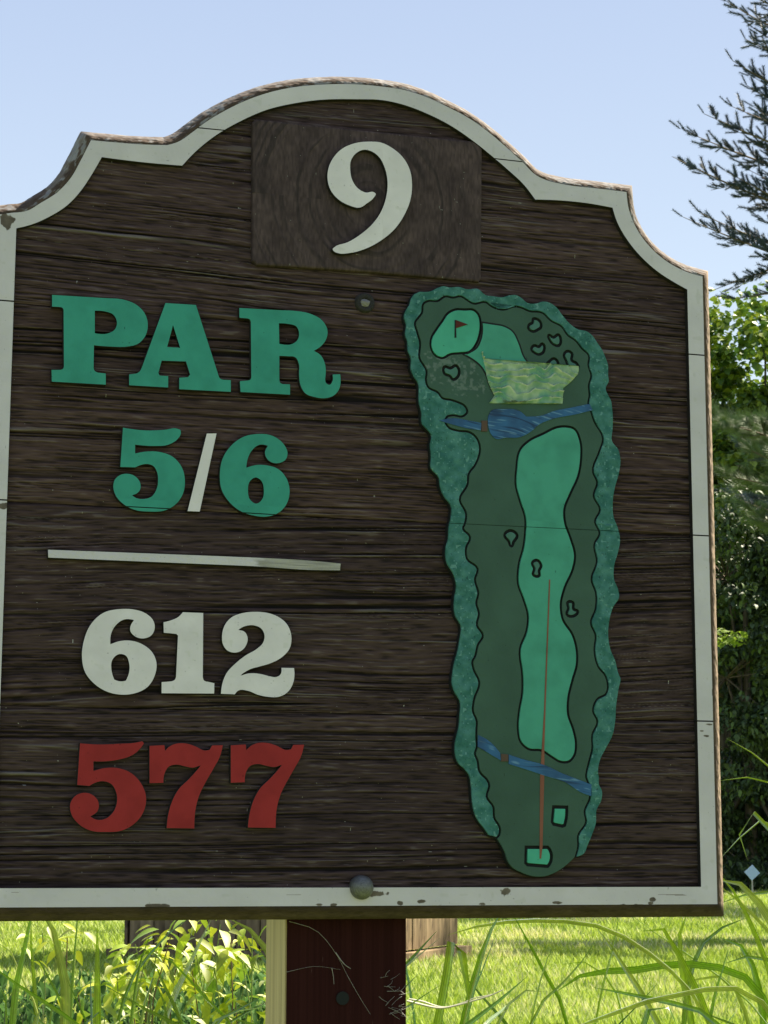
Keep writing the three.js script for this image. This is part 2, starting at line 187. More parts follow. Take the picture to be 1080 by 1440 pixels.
  approach: '120.7,237.1! 135.7,236.1 150.8,234.3 161.4,228.5 168.9,215.1 176.3,196.6 181.1,191.1! 171.3,155.4! 136.6,147.9! 129.9,159.8 125.5,172.6 118.8,182.3 109.9,188.9 97.2,194.9! 105.4,198.7 114.4,205.2 119.0,214.3 121.3,226.2',
  green: '87.7,249.8 99.7,250.8 111.7,251.0 117.7,245.6 119.9,237.8 119.1,223.1 114.5,209.6 105.4,198.7 94.9,196.5 81.5,194.1 71.1,188.7 62.2,191.9 57.1,200.9 57.8,212.6 63.8,223.2 71.2,233.9 78.7,244.7',
  marsh: '120.5,200.8! 124.2,191.6! 164.9,190.2 184.6,190.2 216.7,191.5 245.2,191.6! 245.8,185.0 239.5,175.7 225.5,163.0! 224.2,143.2! 129.8,137.7! 136.6,147.5! 129.2,162.2 124.8,179.3',
  pond: '128.4,121.1! 132.9,128.7 148.0,131.6 168.1,130.9 176.8,124.3! 195.8,126.7 213.7,133.9 234.2,138.9 258.6,145.4! 262.9,137.9! 241.7,131.4 208.4,122.7 193.2,115.6 182.9,106.5 167.8,98.4 150.2,96.8 137.7,94.8 131.5,100.9 128.6,109.1',
  stream: '67.2,112.4! 83.2,116.3 107.9,114.3 119.9,112.9! 119.1,103.8! 102.9,105.1 83.2,108.7',
  river1: '113.2,-256.5! 124.7,-261.8 140.4,-276.7! 141.4,-285.6! 128.8,-278.9 113.1,-270.3!',
  river2: '151.0,-278.5! 166.8,-283.2 194.4,-289.7 220.0,-300.3 237.6,-306.2 254.0,-311.9! 253.4,-325.3! 241.0,-321.3 221.2,-309.7 195.9,-302.5 177.3,-296.9 150.9,-289.4!',
  bridge1: '119.9,115.8! 127.4,116.3! 127.3,103.1! 119.8,102.6!',
  bridge2: '141.5,-277.7! 150.4,-278.5! 150.3,-286.4! 141.4,-286.6!',
  tee1: '171.7,-384.5! 198.5,-384.4! 201.2,-387.5 201.0,-403.2 198.3,-406.5! 173.3,-404.6! 171.0,-402.4!',
  tee2: '206.3,-338.0! 223.0,-338.2! 222.1,-351.6 220.1,-359.1! 216.9,-360.3! 206.1,-358.1! 204.3,-355.1!',
  bunker0: '187.5,246.0 192.1,246.1 196.9,242.3 197.3,236.5 193.5,233.2 185.8,230.4 181.0,234.4 182.1,238.2 186.7,241.5',
  bunker1: '207.2,226.9 213.3,225.1 220.3,228.6 222.8,223.6 220.1,215.3 213.2,216.3 208.7,221.1',
  bunker2: '184.8,208.3 188.7,213.0 194.0,211.9 199.1,215.9 200.8,207.2 194.6,202.4 188.6,204.1',
  bunker3: '226.9,204.7 231.6,209.2 236.9,207.0 236.8,198.1 242.9,194.9 245.2,191.3 232.8,189.7 229.8,196.1',
  bunker4: '204.4,189.9 208.3,195.3 213.7,198.6 219.0,193.1 217.4,187.9 205.2,187.0',
  bunker5: '74.0,178.3 81.5,177.4 88.9,180.8 92.6,174.6 91.1,168.0 84.4,163.9 81.4,167.3 74.0,170.4',
  bunker6: '148.4,-20.5 155.9,-14.7 164.1,-19.8 159.6,-28.3 157.0,-33.1 153.4,-27.4',
  bunker7: '183.0,-52.0 189.3,-48.7 194.2,-55.1 191.6,-61.1 191.6,-67.0 184.1,-66.2 185.4,-59.0',
  bunker8: '227.5,-97.5 233.8,-97.2 235.0,-105.5 240.0,-107.6 236.1,-113.0 226.1,-111.7 228.2,-104.5',
  flight: '203.9,-71.2! 205.3,-71.2! 197.4,-226.9! 195.5,-268.8! 195.0,-303.4! 191.9,-383.4! 190.0,-397.5! 188.2,-397.5! 188.3,-383.4! 189.8,-303.4! 192.5,-268.9! 195.6,-226.9!',
  pole: '87.1,236.6! 88.3,236.7! 89.1,215.0! 86.8,214.8!',
  flag: '88.1,236.7! 103.4,232.4! 88.4,226.5!',
  crack: '79.1,-9.5! 295.8,-9.0!',
};
const REED_RIGHT = [
  '8.8; 0.463,1.189,-2.934 0.435,1.260,-2.923 0.410,1.290,-2.917 0.379,1.317,-2.913 0.346,1.340,-2.909 0.308,1.359,-2.906 0.257,1.368,-2.904 0.198,1.369,-2.904 0.139,1.363,-2.905 0.088,1.348,-2.908',
  '10.2; 0.532,1.212,-2.778 0.499,1.267,-2.769 0.471,1.285,-2.766 0.456,1.287,-2.766 0.427,1.286,-2.766 0.398,1.282,-2.767 0.378,1.276,-2.768 0.347,1.270,-2.769 0.316,1.259,-2.770 0.280,1.246,-2.773 0.234,1.228,-2.776',
  '10.2; 0.566,1.200,-3.034 0.529,1.279,-3.021 0.503,1.294,-3.018 0.476,1.302,-3.017 0.437,1.306,-3.016 0.392,1.303,-3.017 0.345,1.295,-3.018 0.314,1.295,-3.018 0.281,1.288,-3.019 0.248,1.265,-3.023',
  '8.7; 0.450,1.213,-2.880 0.438,1.253,-2.873 0.422,1.288,-2.867 0.408,1.312,-2.863 0.392,1.344,-2.858 0.378,1.361,-2.855 0.362,1.365,-2.854 0.350,1.356,-2.856',
  '7.0; 0.437,1.194,-2.984 0.423,1.283,-2.969 0.416,1.332,-2.961 0.418,1.352,-2.958 0.424,1.369,-2.955 0.429,1.382,-2.953',
  '9.8; 0.596,1.189,-2.934 0.561,1.325,-2.912 0.532,1.375,-2.903 0.515,1.399,-2.899 0.503,1.410,-2.897 0.491,1.421,-2.895 0.480,1.427,-2.894 0.458,1.425,-2.895',
  '7.0; 0.597,1.214,-2.981 0.566,1.323,-2.963 0.533,1.364,-2.956 0.507,1.388,-2.952 0.494,1.400,-2.949 0.480,1.413,-2.947 0.465,1.421,-2.946',
  '6.1; 0.581,1.180,-3.037 0.551,1.300,-3.017 0.525,1.365,-3.006 0.516,1.382,-3.003 0.503,1.405,-2.999 0.489,1.422,-2.997 0.477,1.436,-2.994',
  '5.2; 0.633,1.155,-3.092 0.622,1.359,-3.058 0.591,1.543,-3.027 0.559,1.591,-3.019 0.531,1.609,-3.016 0.516,1.619,-3.014 0.499,1.626,-3.013',
  '5.3; 0.622,1.145,-3.195 0.616,1.356,-3.160 0.600,1.514,-3.133 0.580,1.571,-3.123 0.571,1.579,-3.122 0.554,1.576,-3.123 0.533,1.572,-3.123 0.505,1.569,-3.124',
  '4.7; 0.607,1.155,-3.092 0.601,1.359,-3.058 0.580,1.466,-3.040 0.560,1.499,-3.034 0.544,1.514,-3.032 0.537,1.520,-3.031 0.530,1.515,-3.032 0.522,1.501,-3.034 0.517,1.484,-3.037 0.516,1.475,-3.038 0.520,1.465,-3.040 0.530,1.451,-3.042',
  '4.8; 0.638,1.145,-3.195 0.632,1.356,-3.160 0.610,1.493,-3.137 0.578,1.512,-3.133 0.562,1.508,-3.134 0.549,1.499,-3.136 0.540,1.489,-3.137 0.526,1.475,-3.140 0.506,1.453,-3.143',
  '4.1; 0.633,1.175,-3.089 0.601,1.369,-3.056 0.560,1.407,-3.050 0.542,1.405,-3.050 0.517,1.399,-3.051 0.489,1.389,-3.053',
  '10.4; 0.068,1.197,-2.832 0.075,1.240,-2.824 0.081,1.272,-2.819 0.088,1.311,-2.813 0.094,1.347,-2.806 0.100,1.351,-2.806 0.105,1.328,-2.810 0.110,1.299,-2.814 0.113,1.277,-2.818 0.115,1.255,-2.822',
  '9.7; 0.104,1.183,-2.885 0.111,1.235,-2.876 0.120,1.269,-2.870 0.132,1.315,-2.863 0.143,1.349,-2.857 0.156,1.370,-2.853 0.163,1.387,-2.850',
  '5.9; 0.259,1.189,-2.935 0.249,1.252,-2.924 0.229,1.289,-2.918 0.219,1.306,-2.915 0.201,1.341,-2.909 0.182,1.371,-2.904 0.174,1.386,-2.901',
  '5.8; 0.198,1.184,-2.885 0.202,1.237,-2.876 0.211,1.278,-2.869 0.220,1.310,-2.863 0.230,1.333,-2.859 0.247,1.347,-2.857',
  '3.3; 0.183,1.202,-2.780 0.197,1.244,-2.773 0.217,1.278,-2.767 0.243,1.298,-2.764 0.262,1.322,-2.760 0.279,1.347,-2.756',
  '4.0; 0.294,1.174,-2.988 0.302,1.238,-2.977 0.313,1.289,-2.968 0.323,1.327,-2.962 0.331,1.369,-2.955 0.333,1.391,-2.951',
  '6.0; 0.407,1.174,-2.988 0.385,1.226,-2.979 0.365,1.263,-2.973 0.344,1.295,-2.967 0.323,1.327,-2.962 0.300,1.358,-2.957',
  '4.7; 0.466,1.198,-2.832 0.435,1.247,-2.823 0.420,1.254,-2.822 0.385,1.263,-2.821 0.353,1.270,-2.819 0.311,1.278,-2.818 0.281,1.283,-2.817',
  '8.4; 0.337,1.212,-2.779 0.346,1.253,-2.772 0.360,1.268,-2.769 0.368,1.267,-2.769 0.378,1.253,-2.772 0.388,1.230,-2.775',
  '5.2; 0.622,1.175,-3.089 0.591,1.288,-3.070 0.560,1.310,-3.066 0.533,1.313,-3.066 0.509,1.312,-3.066 0.497,1.303,-3.067',
  '4.0; 0.454,1.174,-2.988 0.461,1.236,-2.977 0.468,1.269,-2.972 0.480,1.308,-2.965 0.487,1.332,-2.961',
  '6.2; 0.436,1.175,-3.089 0.446,1.277,-3.072 0.458,1.318,-3.065 0.474,1.341,-3.061 0.501,1.358,-3.058 0.527,1.368,-3.056',
  '5.3; 0.359,1.170,-3.140 0.351,1.243,-3.128 0.336,1.274,-3.123 0.315,1.295,-3.119 0.285,1.305,-3.118 0.264,1.299,-3.119',
  '6.4; 0.558,1.166,-3.192 0.536,1.250,-3.178 0.515,1.277,-3.173 0.493,1.280,-3.173 0.461,1.271,-3.174 0.440,1.259,-3.176',
  '5.3; 0.162,1.155,-3.194 0.178,1.218,-3.183 0.202,1.250,-3.178 0.228,1.260,-3.176 0.247,1.255,-3.177',
  '7.5; 0.574,1.156,-3.194 0.570,1.229,-3.181 0.559,1.282,-3.172 0.547,1.314,-3.167 0.525,1.333,-3.164 0.506,1.337,-3.163',
];
const REED_LEFT = [
  '12.6; -0.469,1.201,-2.679 -0.465,1.246,-2.671 -0.462,1.285,-2.665 -0.455,1.318,-2.659 -0.450,1.346,-2.654 -0.444,1.376,-2.649 -0.440,1.396,-2.646',
  '5.6; -0.444,1.210,-2.779 -0.455,1.263,-2.770 -0.464,1.279,-2.767 -0.474,1.300,-2.764 -0.483,1.322,-2.760 -0.492,1.339,-2.757 -0.502,1.346,-2.756 -0.515,1.350,-2.755',
  '9.1; -0.410,1.206,-2.729 -0.409,1.243,-2.723 -0.407,1.282,-2.716 -0.411,1.308,-2.712 -0.419,1.339,-2.706 -0.425,1.364,-2.702 -0.433,1.379,-2.700 -0.443,1.390,-2.698',
  '6.5; -0.410,1.192,-2.782 -0.409,1.239,-2.774 -0.406,1.291,-2.765 -0.403,1.334,-2.758 -0.400,1.376,-2.751 -0.399,1.408,-2.745',
  '8.1; -0.360,1.193,-2.680 -0.360,1.247,-2.671 -0.360,1.290,-2.664 -0.360,1.330,-2.657 -0.361,1.371,-2.650',
  '4.7; -0.412,1.197,-2.832 -0.428,1.262,-2.821 -0.441,1.285,-2.817 -0.455,1.311,-2.813 -0.469,1.334,-2.809',
  '4.3; -0.468,1.192,-2.883 -0.472,1.256,-2.873 -0.474,1.291,-2.867 -0.478,1.330,-2.860 -0.478,1.373,-2.853',
  '9.9; -0.443,1.210,-2.677 -0.439,1.250,-2.671 -0.436,1.266,-2.668 -0.431,1.270,-2.667 -0.428,1.259,-2.669 -0.426,1.237,-2.673',
  '11.2; -0.333,1.192,-2.782 -0.330,1.238,-2.774 -0.323,1.291,-2.765 -0.317,1.321,-2.760 -0.310,1.339,-2.757 -0.304,1.356,-2.754',
  '4.3; -0.188,1.197,-2.832 -0.209,1.243,-2.824 -0.232,1.264,-2.820 -0.247,1.281,-2.818 -0.263,1.298,-2.815 -0.277,1.312,-2.812 -0.292,1.325,-2.810 -0.314,1.330,-2.809',
  '9.1; -0.315,1.197,-2.730 -0.311,1.242,-2.723 -0.302,1.283,-2.716 -0.292,1.305,-2.712 -0.281,1.309,-2.711 -0.273,1.296,-2.714',
  '9.7; -0.306,1.183,-2.885 -0.297,1.230,-2.877 -0.284,1.263,-2.871 -0.272,1.289,-2.867 -0.258,1.319,-2.862 -0.244,1.349,-2.857 -0.233,1.371,-2.853',
  '9.0; -0.119,1.183,-2.986 -0.137,1.262,-2.973 -0.154,1.311,-2.965 -0.168,1.332,-2.961 -0.180,1.346,-2.959 -0.196,1.361,-2.956 -0.219,1.370,-2.955',
  '6.5; -0.241,1.201,-2.780 -0.224,1.238,-2.774 -0.202,1.250,-2.772 -0.182,1.257,-2.771 -0.155,1.260,-2.770',
  '4.7; -0.241,1.206,-2.830 -0.224,1.235,-2.825 -0.193,1.253,-2.822 -0.156,1.274,-2.819',
  '3.9; -0.366,1.192,-2.883 -0.350,1.268,-2.870 -0.332,1.306,-2.864 -0.309,1.332,-2.860 -0.282,1.360,-2.855 -0.262,1.373,-2.853',
  '6.0; -0.531,1.183,-2.986 -0.529,1.232,-2.978 -0.531,1.261,-2.973 -0.535,1.279,-2.970 -0.545,1.283,-2.969',
  '5.0; -0.473,1.173,-2.988 -0.467,1.232,-2.978 -0.459,1.262,-2.973 -0.447,1.281,-2.970 -0.427,1.289,-2.968',
  '7.2; -0.383,1.210,-2.677 -0.374,1.246,-2.671 -0.364,1.260,-2.669 -0.349,1.268,-2.668',
  '4.8; -0.290,1.183,-2.885 -0.292,1.230,-2.877 -0.300,1.268,-2.870 -0.312,1.291,-2.867',
];
const DRY_STALK = '2.3; 0.030,1.274,-2.687 0.046,1.270,-2.688 0.073,1.265,-2.688 0.096,1.269,-2.688 0.114,1.274,-2.687 0.137,1.281,-2.686 0.150,1.287,-2.685';
const LEAF_SPOTS = '-0.314,1.340,-3.112 -0.287,1.315,-3.217 -0.257,1.350,-3.313 -0.229,1.335,-3.163 -0.275,1.316,-3.268 -0.325,1.304,-3.118 -0.352,1.272,-3.225 -0.217,1.264,-3.328 -0.255,1.252,-3.177 -0.230,1.237,-3.281 -0.298,1.231,-3.130 -0.352,1.216,-3.234 -0.481,1.244,-3.331 -0.416,1.236,-3.180 -0.413,1.273,-3.275 -0.375,1.262,-3.125 -0.446,1.207,-3.236 -0.537,1.336,-3.315 -0.475,1.335,-3.163 -0.203,1.205,-3.287 -0.267,1.211,-3.134 -0.292,1.283,-3.223 -0.391,1.319,-3.318 -0.357,1.306,-3.168 -0.313,1.348,-3.263 -0.211,1.315,-3.116 -0.200,1.340,-3.213 -0.402,1.285,-3.324 -0.339,1.335,-3.163 -0.264,1.302,-3.270';
const SPRUCE_POINTS = '3.680,10.344,-25.271 3.924,10.809,-25.631 4.021,10.728,-24.765 3.819,9.584,-25.408 4.111,9.759,-25.804 4.377,11.389,-24.649 4.746,11.340,-25.120 4.447,12.477,-25.340 4.509,12.271,-24.496 4.728,11.972,-25.022 4.278,8.771,-25.961 4.426,8.429,-25.141 4.500,12.964,-24.863 4.522,11.123,-25.559 4.288,10.017,-24.869 4.870,10.810,-25.235 4.617,9.481,-25.832 4.732,11.605,-24.597 4.717,10.543,-25.289 4.819,9.890,-25.758 4.554,11.074,-24.683 4.770,12.166,-25.023 4.684,11.984,-25.399 4.700,9.088,-25.016 4.693,10.189,-25.366 4.888,11.481,-25.479 4.642,10.807,-24.722 4.850,10.102,-25.389 4.936,9.657,-25.782 4.550,12.305,-24.466';
// ---------------------------------------------------------------- ground
const groundY = (x, z) => 0.75 * smoothstep(-z, 3.2, 8.2) + 0.02 * Math.sin(x * 0.7 + z * 0.31) + 0.004 * Math.max(0, -z - 9);
const grassTex = tex(512, (u, v) => { const n = fbm(u * 32, v * 32, 4), m = vn(u * 8, v * 8); return mix3([0.075, 0.11, 0.02], [0.17, 0.22, 0.06], clamp(n * 0.9 + m * 0.3 - 0.1, 0, 1)); }, true);
{
  const xs = [], zs = [];
  for (let x = -160; x <= 160;) { xs.push(x); x += Math.abs(x) < 16 ? 0.8 : 8; }
  for (let z = 60; z >= -230;) { zs.push(z); z -= z > -60 && z < 6 ? 0.6 : 6; }
  const pos = [], uv = [], idx = [];
  for (const z of zs) for (const x of xs) { pos.push(x, groundY(x, z), z); uv.push(x / 2.5, z / 2.5); }
  for (let j = 0; j < zs.length - 1; j++) for (let i = 0; i < xs.length - 1; i++) { const a = j * xs.length + i, b = a + xs.length; idx.push(a, a + 1, b, b, a + 1, b + 1); }
  const g = new THREE.BufferGeometry();
  g.setAttribute('position', new THREE.Float32BufferAttribute(pos, 3));
  g.setAttribute('uv', new THREE.Float32BufferAttribute(uv, 2));
  g.setIndex(idx);
  g.computeVertexNormals();
  structure('ground', g, std({ map: grassTex, roughness: 0.95, specularIntensity: 0.2 }));
}

// ---------------------------------------------------------------- the sign
const SIGN_Y = 1.8498;                                                 // height of the middle of the board face
const sign = thing('tee_sign', 'brown wooden golf hole sign with white border, raised numbers and green map', 'sign');
sign.position.set(0, 0, -2.36646);
sign.rotation.y = degToRad(16.7635);
const onBoard = (name, g, m, label) => { const o = part(sign, name, g, m, label); o.position.y = SIGN_Y; return o; };

// the board outlines, closed, from the traced tops
const topOut = sample(TRACE.outline, false), topIn = sample(TRACE.inline, false);
topOut[0].set(-0.455, 0.3175);
const OUT = [...topOut, new THREE.Vector2(0.4140, -0.4508), new THREE.Vector2(-0.4555, -0.4508)];
const INN = [...topIn, new THREE.Vector2(0.3924, -0.4296), new THREE.Vector2(-0.4345, -0.4296)];
const JOINTS = [-0.4508, -0.2343, -0.0086, 0.2178, 0.4440, 0.5300];

// grain of the sandblasted boards: height 0 to 1 with long raised ridges, each board cut differently
const SLOPE = [-0.012, -0.055, -0.012, 0.012, -0.03], BAND = [30, 22, 34, 40, 30];
const boardOf = (v) => { let k = 0; while (k < 4 && v > JOINTS[k + 1]) k++; return k; };
function grainAt(u, v) {
  const b = boardOf(v), o = b * 37.7;
  let y = v + SLOPE[b] * u + 0.010 * (vn(u * 2.3 + o, v * 5 + o) - 0.5) + 0.0030 * (vn(u * 9 + o, v * 22) - 0.5);
  if (b === 1) { const f = 0.03 * smoothstep(v, -0.236, -0.2) * (1 - smoothstep(v, -0.17, -0.1)); y += f * Math.tanh((u + 0.18) * 5) * 0.35; }
  const band = smoothstep(vn(u * 0.7 + o, y * BAND[b] + o), 0.50, 0.72), yy = y + 0.0010 * (vn(u * 38, v * 60) - 0.5);
  const k = vn(u * 0.9 + o, y * 190 + o * 2), k2 = vn(u * 3.2 + o, yy * 380 + 3), few = 0.50 + 0.50 * band;
  const line = (x, m, w) => 1 - smoothstep(Math.abs(x - m), w * 0.35, w);
  const groove = Math.max(few * smoothstep(vn(u * 2.2 + o, y * 70 + 9), 0.25, 0.5) * line(k, 0.5, 0.075), 0.7 * smoothstep(vn(u * 6 + 3, y * 60), 0.52, 0.75) * line(k2, 0.5, 0.06));
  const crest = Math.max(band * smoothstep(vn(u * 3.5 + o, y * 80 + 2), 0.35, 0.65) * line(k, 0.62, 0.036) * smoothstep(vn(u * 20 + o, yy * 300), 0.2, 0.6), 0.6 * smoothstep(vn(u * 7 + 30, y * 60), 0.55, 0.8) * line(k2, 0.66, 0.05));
  const c1 = vn(u * 50 + o, yy * 560), c2 = vn(u * 110 + o, yy * 900 + 5), c3 = vn(u * 15 + o, yy * 640 + 50), chop = 0.45 * c1 + 0.25 * c2 + 0.30 * c3;
  return { groove, crest, chop, band, y, o, h: clamp(0.42 + 0.5 * (chop - 0.5) + 0.30 * crest - 0.55 * groove, 0, 1) };
}
const TINT = [[0.92, 0.92, 0.92], [0.98, 0.97, 0.95], [1.04, 1.0, 0.96], [1.0, 0.98, 1.0], [0.85, 0.84, 0.90]];
const boardUV = (u, v) => [(u + 0.47) / 1.0, (v + 0.47) / 1.02];
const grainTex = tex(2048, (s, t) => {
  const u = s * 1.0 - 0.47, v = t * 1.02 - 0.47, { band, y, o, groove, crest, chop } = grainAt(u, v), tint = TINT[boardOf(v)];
  const tone = fbm(u * 2.5 + o, y * 14, 3), spot = vn(u * 300, v * 300);
  let c = scl3(mix3([0.055, 0.0355, 0.0350], [0.081, 0.0525, 0.0470], clamp(tone * 1.6 - 0.3, 0, 1)), 0.88 - 0.12 * band);
  c = scl3(c, 0.70 + 0.6 * smoothstep(chop, 0.22, 0.78));
  c = mix3(c, [0.016, 0.012, 0.012], (1 - smoothstep(chop, 0.24, 0.38)) * 0.7);                                    // stain left in the short cut fibres
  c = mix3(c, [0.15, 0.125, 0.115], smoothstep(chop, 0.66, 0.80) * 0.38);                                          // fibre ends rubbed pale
  c = mix3(c, [0.22, 0.195, 0.18], crest * 0.55);                                                                  // worn ridge tops, with their sky highlight painted in pale
  c = mix3(c, [0.007, 0.006, 0.006], groove * 0.95);                                                               // dark grain lines, with the shade of the splits painted in
  c = [c[0] * tint[0], c[1] * tint[1], c[2] * tint[2]];
  if (spot > 0.987) c = [0.33, 0.32, 0.28];
  return c;
}, true);
const grainBump = tex(2048, (s, t) => { const u = s - 0.47, v = t * 1.02 - 0.47, g = grainAt(u, v); return g.h; });
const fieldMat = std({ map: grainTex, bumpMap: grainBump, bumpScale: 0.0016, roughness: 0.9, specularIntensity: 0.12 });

const MID = offset(INN, 0.006);
function extent(poly, v) {
  let lo = Infinity, hi = -Infinity;
  for (let i = 0; i < poly.length; i++) {
    const a = poly[i], b = poly[(i + 1) % poly.length];
    if ((a.y > v) !== (b.y > v)) { const x = a.x + (b.x - a.x) * (v - a.y) / (b.y - a.y); lo = Math.min(lo, x); hi = Math.max(hi, x); }
  }
  return lo < hi ? [lo, hi] : null;
}
for (let k = 0; k < 5; k++) {
  const v0 = (k ? JOINTS[k] : -0.435) + 0.0003, v1 = (k < 4 ? JOINTS[k + 1] : 0.5075) - 0.0003, rows = Math.round((v1 - v0) / 0.0009), cols = 150, pos = [], uv = [], idx = [];
  let last = null, made = 0;
  for (let j = 0; j <= rows; j++) {
    const v = lerp(v0, v1, j / rows), e = extent(MID, v) ?? last;
    if (!e) continue;
    last = e;
    const edge = Math.min(v - (k ? v0 : -1), (k < 4 ? v1 : 1) - v), dip = 0.0022 * (1 - smoothstep(edge, 0, 0.0028));
    for (let i = 0; i <= cols; i++) {
      const u = lerp(e[0], e[1], i / cols), g = grainAt(u, v);
      pos.push(u, v, -0.0074 + 0.0052 * (g.h - 0.45) - dip * (0.6 + 0.6 * vn(u * 14, k * 9)));
      uv.push(...boardUV(u, v));
    }
    if (made) for (let i = 0; i < cols; i++) { const a = (made - 1) * (cols + 1) + i, b = a + cols + 1; idx.push(a, a + 1, b, b, a + 1, b + 1); }
    made++;
  }
  const g = new THREE.BufferGeometry();
  g.setAttribute('position', new THREE.Float32BufferAttribute(pos, 3));
  g.setAttribute('uv', new THREE.Float32BufferAttribute(uv, 2));
  g.setIndex(idx);
  g.computeVertexNormals();
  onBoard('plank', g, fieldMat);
}

// paint
const chipSpots = [[-0.008, -0.437, 0.013, 0.004], [0.148, -0.434, 0.008, 0.006], [0.21, -0.4475, 0.006, 0.002], [0.118, -0.449, 0.006, 0.002], [0.328, -0.449, 0.004, 0.002], [-0.258, -0.4495, 0.016, 0.0025], [-0.075, -0.449, 0.006, 0.002], [-0.058, -0.449, 0.004, 0.002], [0.33, -0.445, 0.004, 0.0025], [0.408, -0.238, 0.006, 0.0014], [0.398, -0.246, 0.004, 0.0013], [0.404, -0.252, 0.004, 0.0012], [-0.4405, -0.0155, 0.02, 0.0035], [0.045, -0.446, 0.005, 0.002], [0.02, -0.4475, 0.004, 0.0025], [-0.445, 0.312, 0.008, 0.010]];
const whitePaint = (u, v) => { const n = fbm(u * 30, v * 30, 3), d = vn(u * 420, v * 420), s = vn(u * 130 + 7, v * 130); let c = scl3([0.515, 0.475, 0.490], 0.86 + 0.16 * n + 0.10 * fbm(u * 9, v * 34, 4)); if (d > 0.972) c = scl3(c, 0.55); c = mix3(c, [0.42, 0.40, 0.37], smoothstep(s, 0.83, 0.95) * 0.4); return c; };
const borderTex = tex(2048, (s, t) => {
  const u = s * 1.0 - 0.47, v = t * 1.02 - 0.47;
  let c = whitePaint(u, v);
  const e = extent(OUT, clamp(v, -0.4507, 0.5)), out = Math.min(v + 0.4508, e ? Math.min(u - e[0], e[1] - u) : 1);
  let chip = smoothstep(fbm(u * 55, v * 55, 3) - out * 95, 0.71, 0.75);
  const wob = fbm(u * 160, v * 160, 3);
  for (const [x, y, a, b] of chipSpots) { const q = Math.hypot((u - x) / a, (v - y) / b); if (q < 1.6) chip = Math.max(chip, 1 - smoothstep(q + (wob - 0.5) * 1.3, 0.75, 0.95)); }
  const crack = vn(u * 8, v * 900);
  if (v < -0.42 && crack > 0.93 && vn(u * 14, v * 60) > 0.6) chip = Math.max(chip, 0.7);
  return mix3(c, mix3([0.06, 0.045, 0.035], [0.16, 0.13, 0.10], wob), chip);
}, true);
const whiteTex = tex(512, (s, t) => whitePaint(s * 0.8, t * 0.8), true);
const toneTex = tex(512, (s, t) => { const n = fbm(s * 24, t * 24, 4), d = vn(s * 230, t * 230); return (0.94 + 0.36 * (n - 0.5)) * (d > 0.985 ? 0.35 : 1); });
const roughTex = tex(1024, (s, t) => { const n = fbm(s * 60, t * 60, 4), m = vn(s * 190, t * 190), w = vn(s * 340 + 3, t * 340); let c = mix3([0.026, 0.110, 0.092], [0.066, 0.190, 0.168], clamp((n - 0.28) * 1.9, 0, 1)); if (m > 0.86) c = mix3(c, [0.14, 0.29, 0.26], 0.6); if (w < 0.1) c = scl3(c, 0.5); return c; }, true);
const roughBump = tex(512, (s, t) => fbm(s * 45, t * 45, 4));
const paintBump = tex(512, (s, t) => fbm(s * 60, t * 60, 3));
for (const t of [whiteTex, toneTex, paintBump, roughBump]) t.repeat.set(2.2, 2.2);
roughTex.repeat.set(2, 2);
const paint = (r, g, b, o = {}) => std({ color: lin(r, g, b), map: toneTex, bumpMap: paintBump, bumpScale: 0.0004, roughness: 0.7, specularIntensity: 0.18, ...o });
const M = {
  border: std({ map: borderTex, bumpMap: paintBump, bumpScale: 0.0005, roughness: 0.6, specularIntensity: 0.35 }),
  white: std({ color: lin(1.2, 1.2, 1.18), map: whiteTex, bumpMap: paintBump, bumpScale: 0.0004, roughness: 0.65, specularIntensity: 0.25 }),
  teal: paint(0.044, 0.265, 0.200), red: paint(0.275, 0.026, 0.026), fairway: paint(0.064, 0.285, 0.203), deep: paint(0.042, 0.090, 0.064), green: paint(0.066, 0.335, 0.230),
  rough: std({ map: roughTex, bumpMap: roughBump, bumpScale: 0.0022, roughness: 0.75, specularIntensity: 0.3 }),
  island: paint(0.065, 0.155, 0.125, { bumpMap: roughBump, bumpScale: 0.0012 }),
  black: std({ color: lin(0.008, 0.010, 0.010), roughness: 0.8 }),
  side: std({ color: lin(0.020, 0.017, 0.016), roughness: 0.85, specularIntensity: 0.3 }),
  bridge: paint(0.10, 0.065, 0.048), flight: paint(0.21, 0.085, 0.055), flag: paint(0.085, 0.022, 0.016),
  plate: null,
};
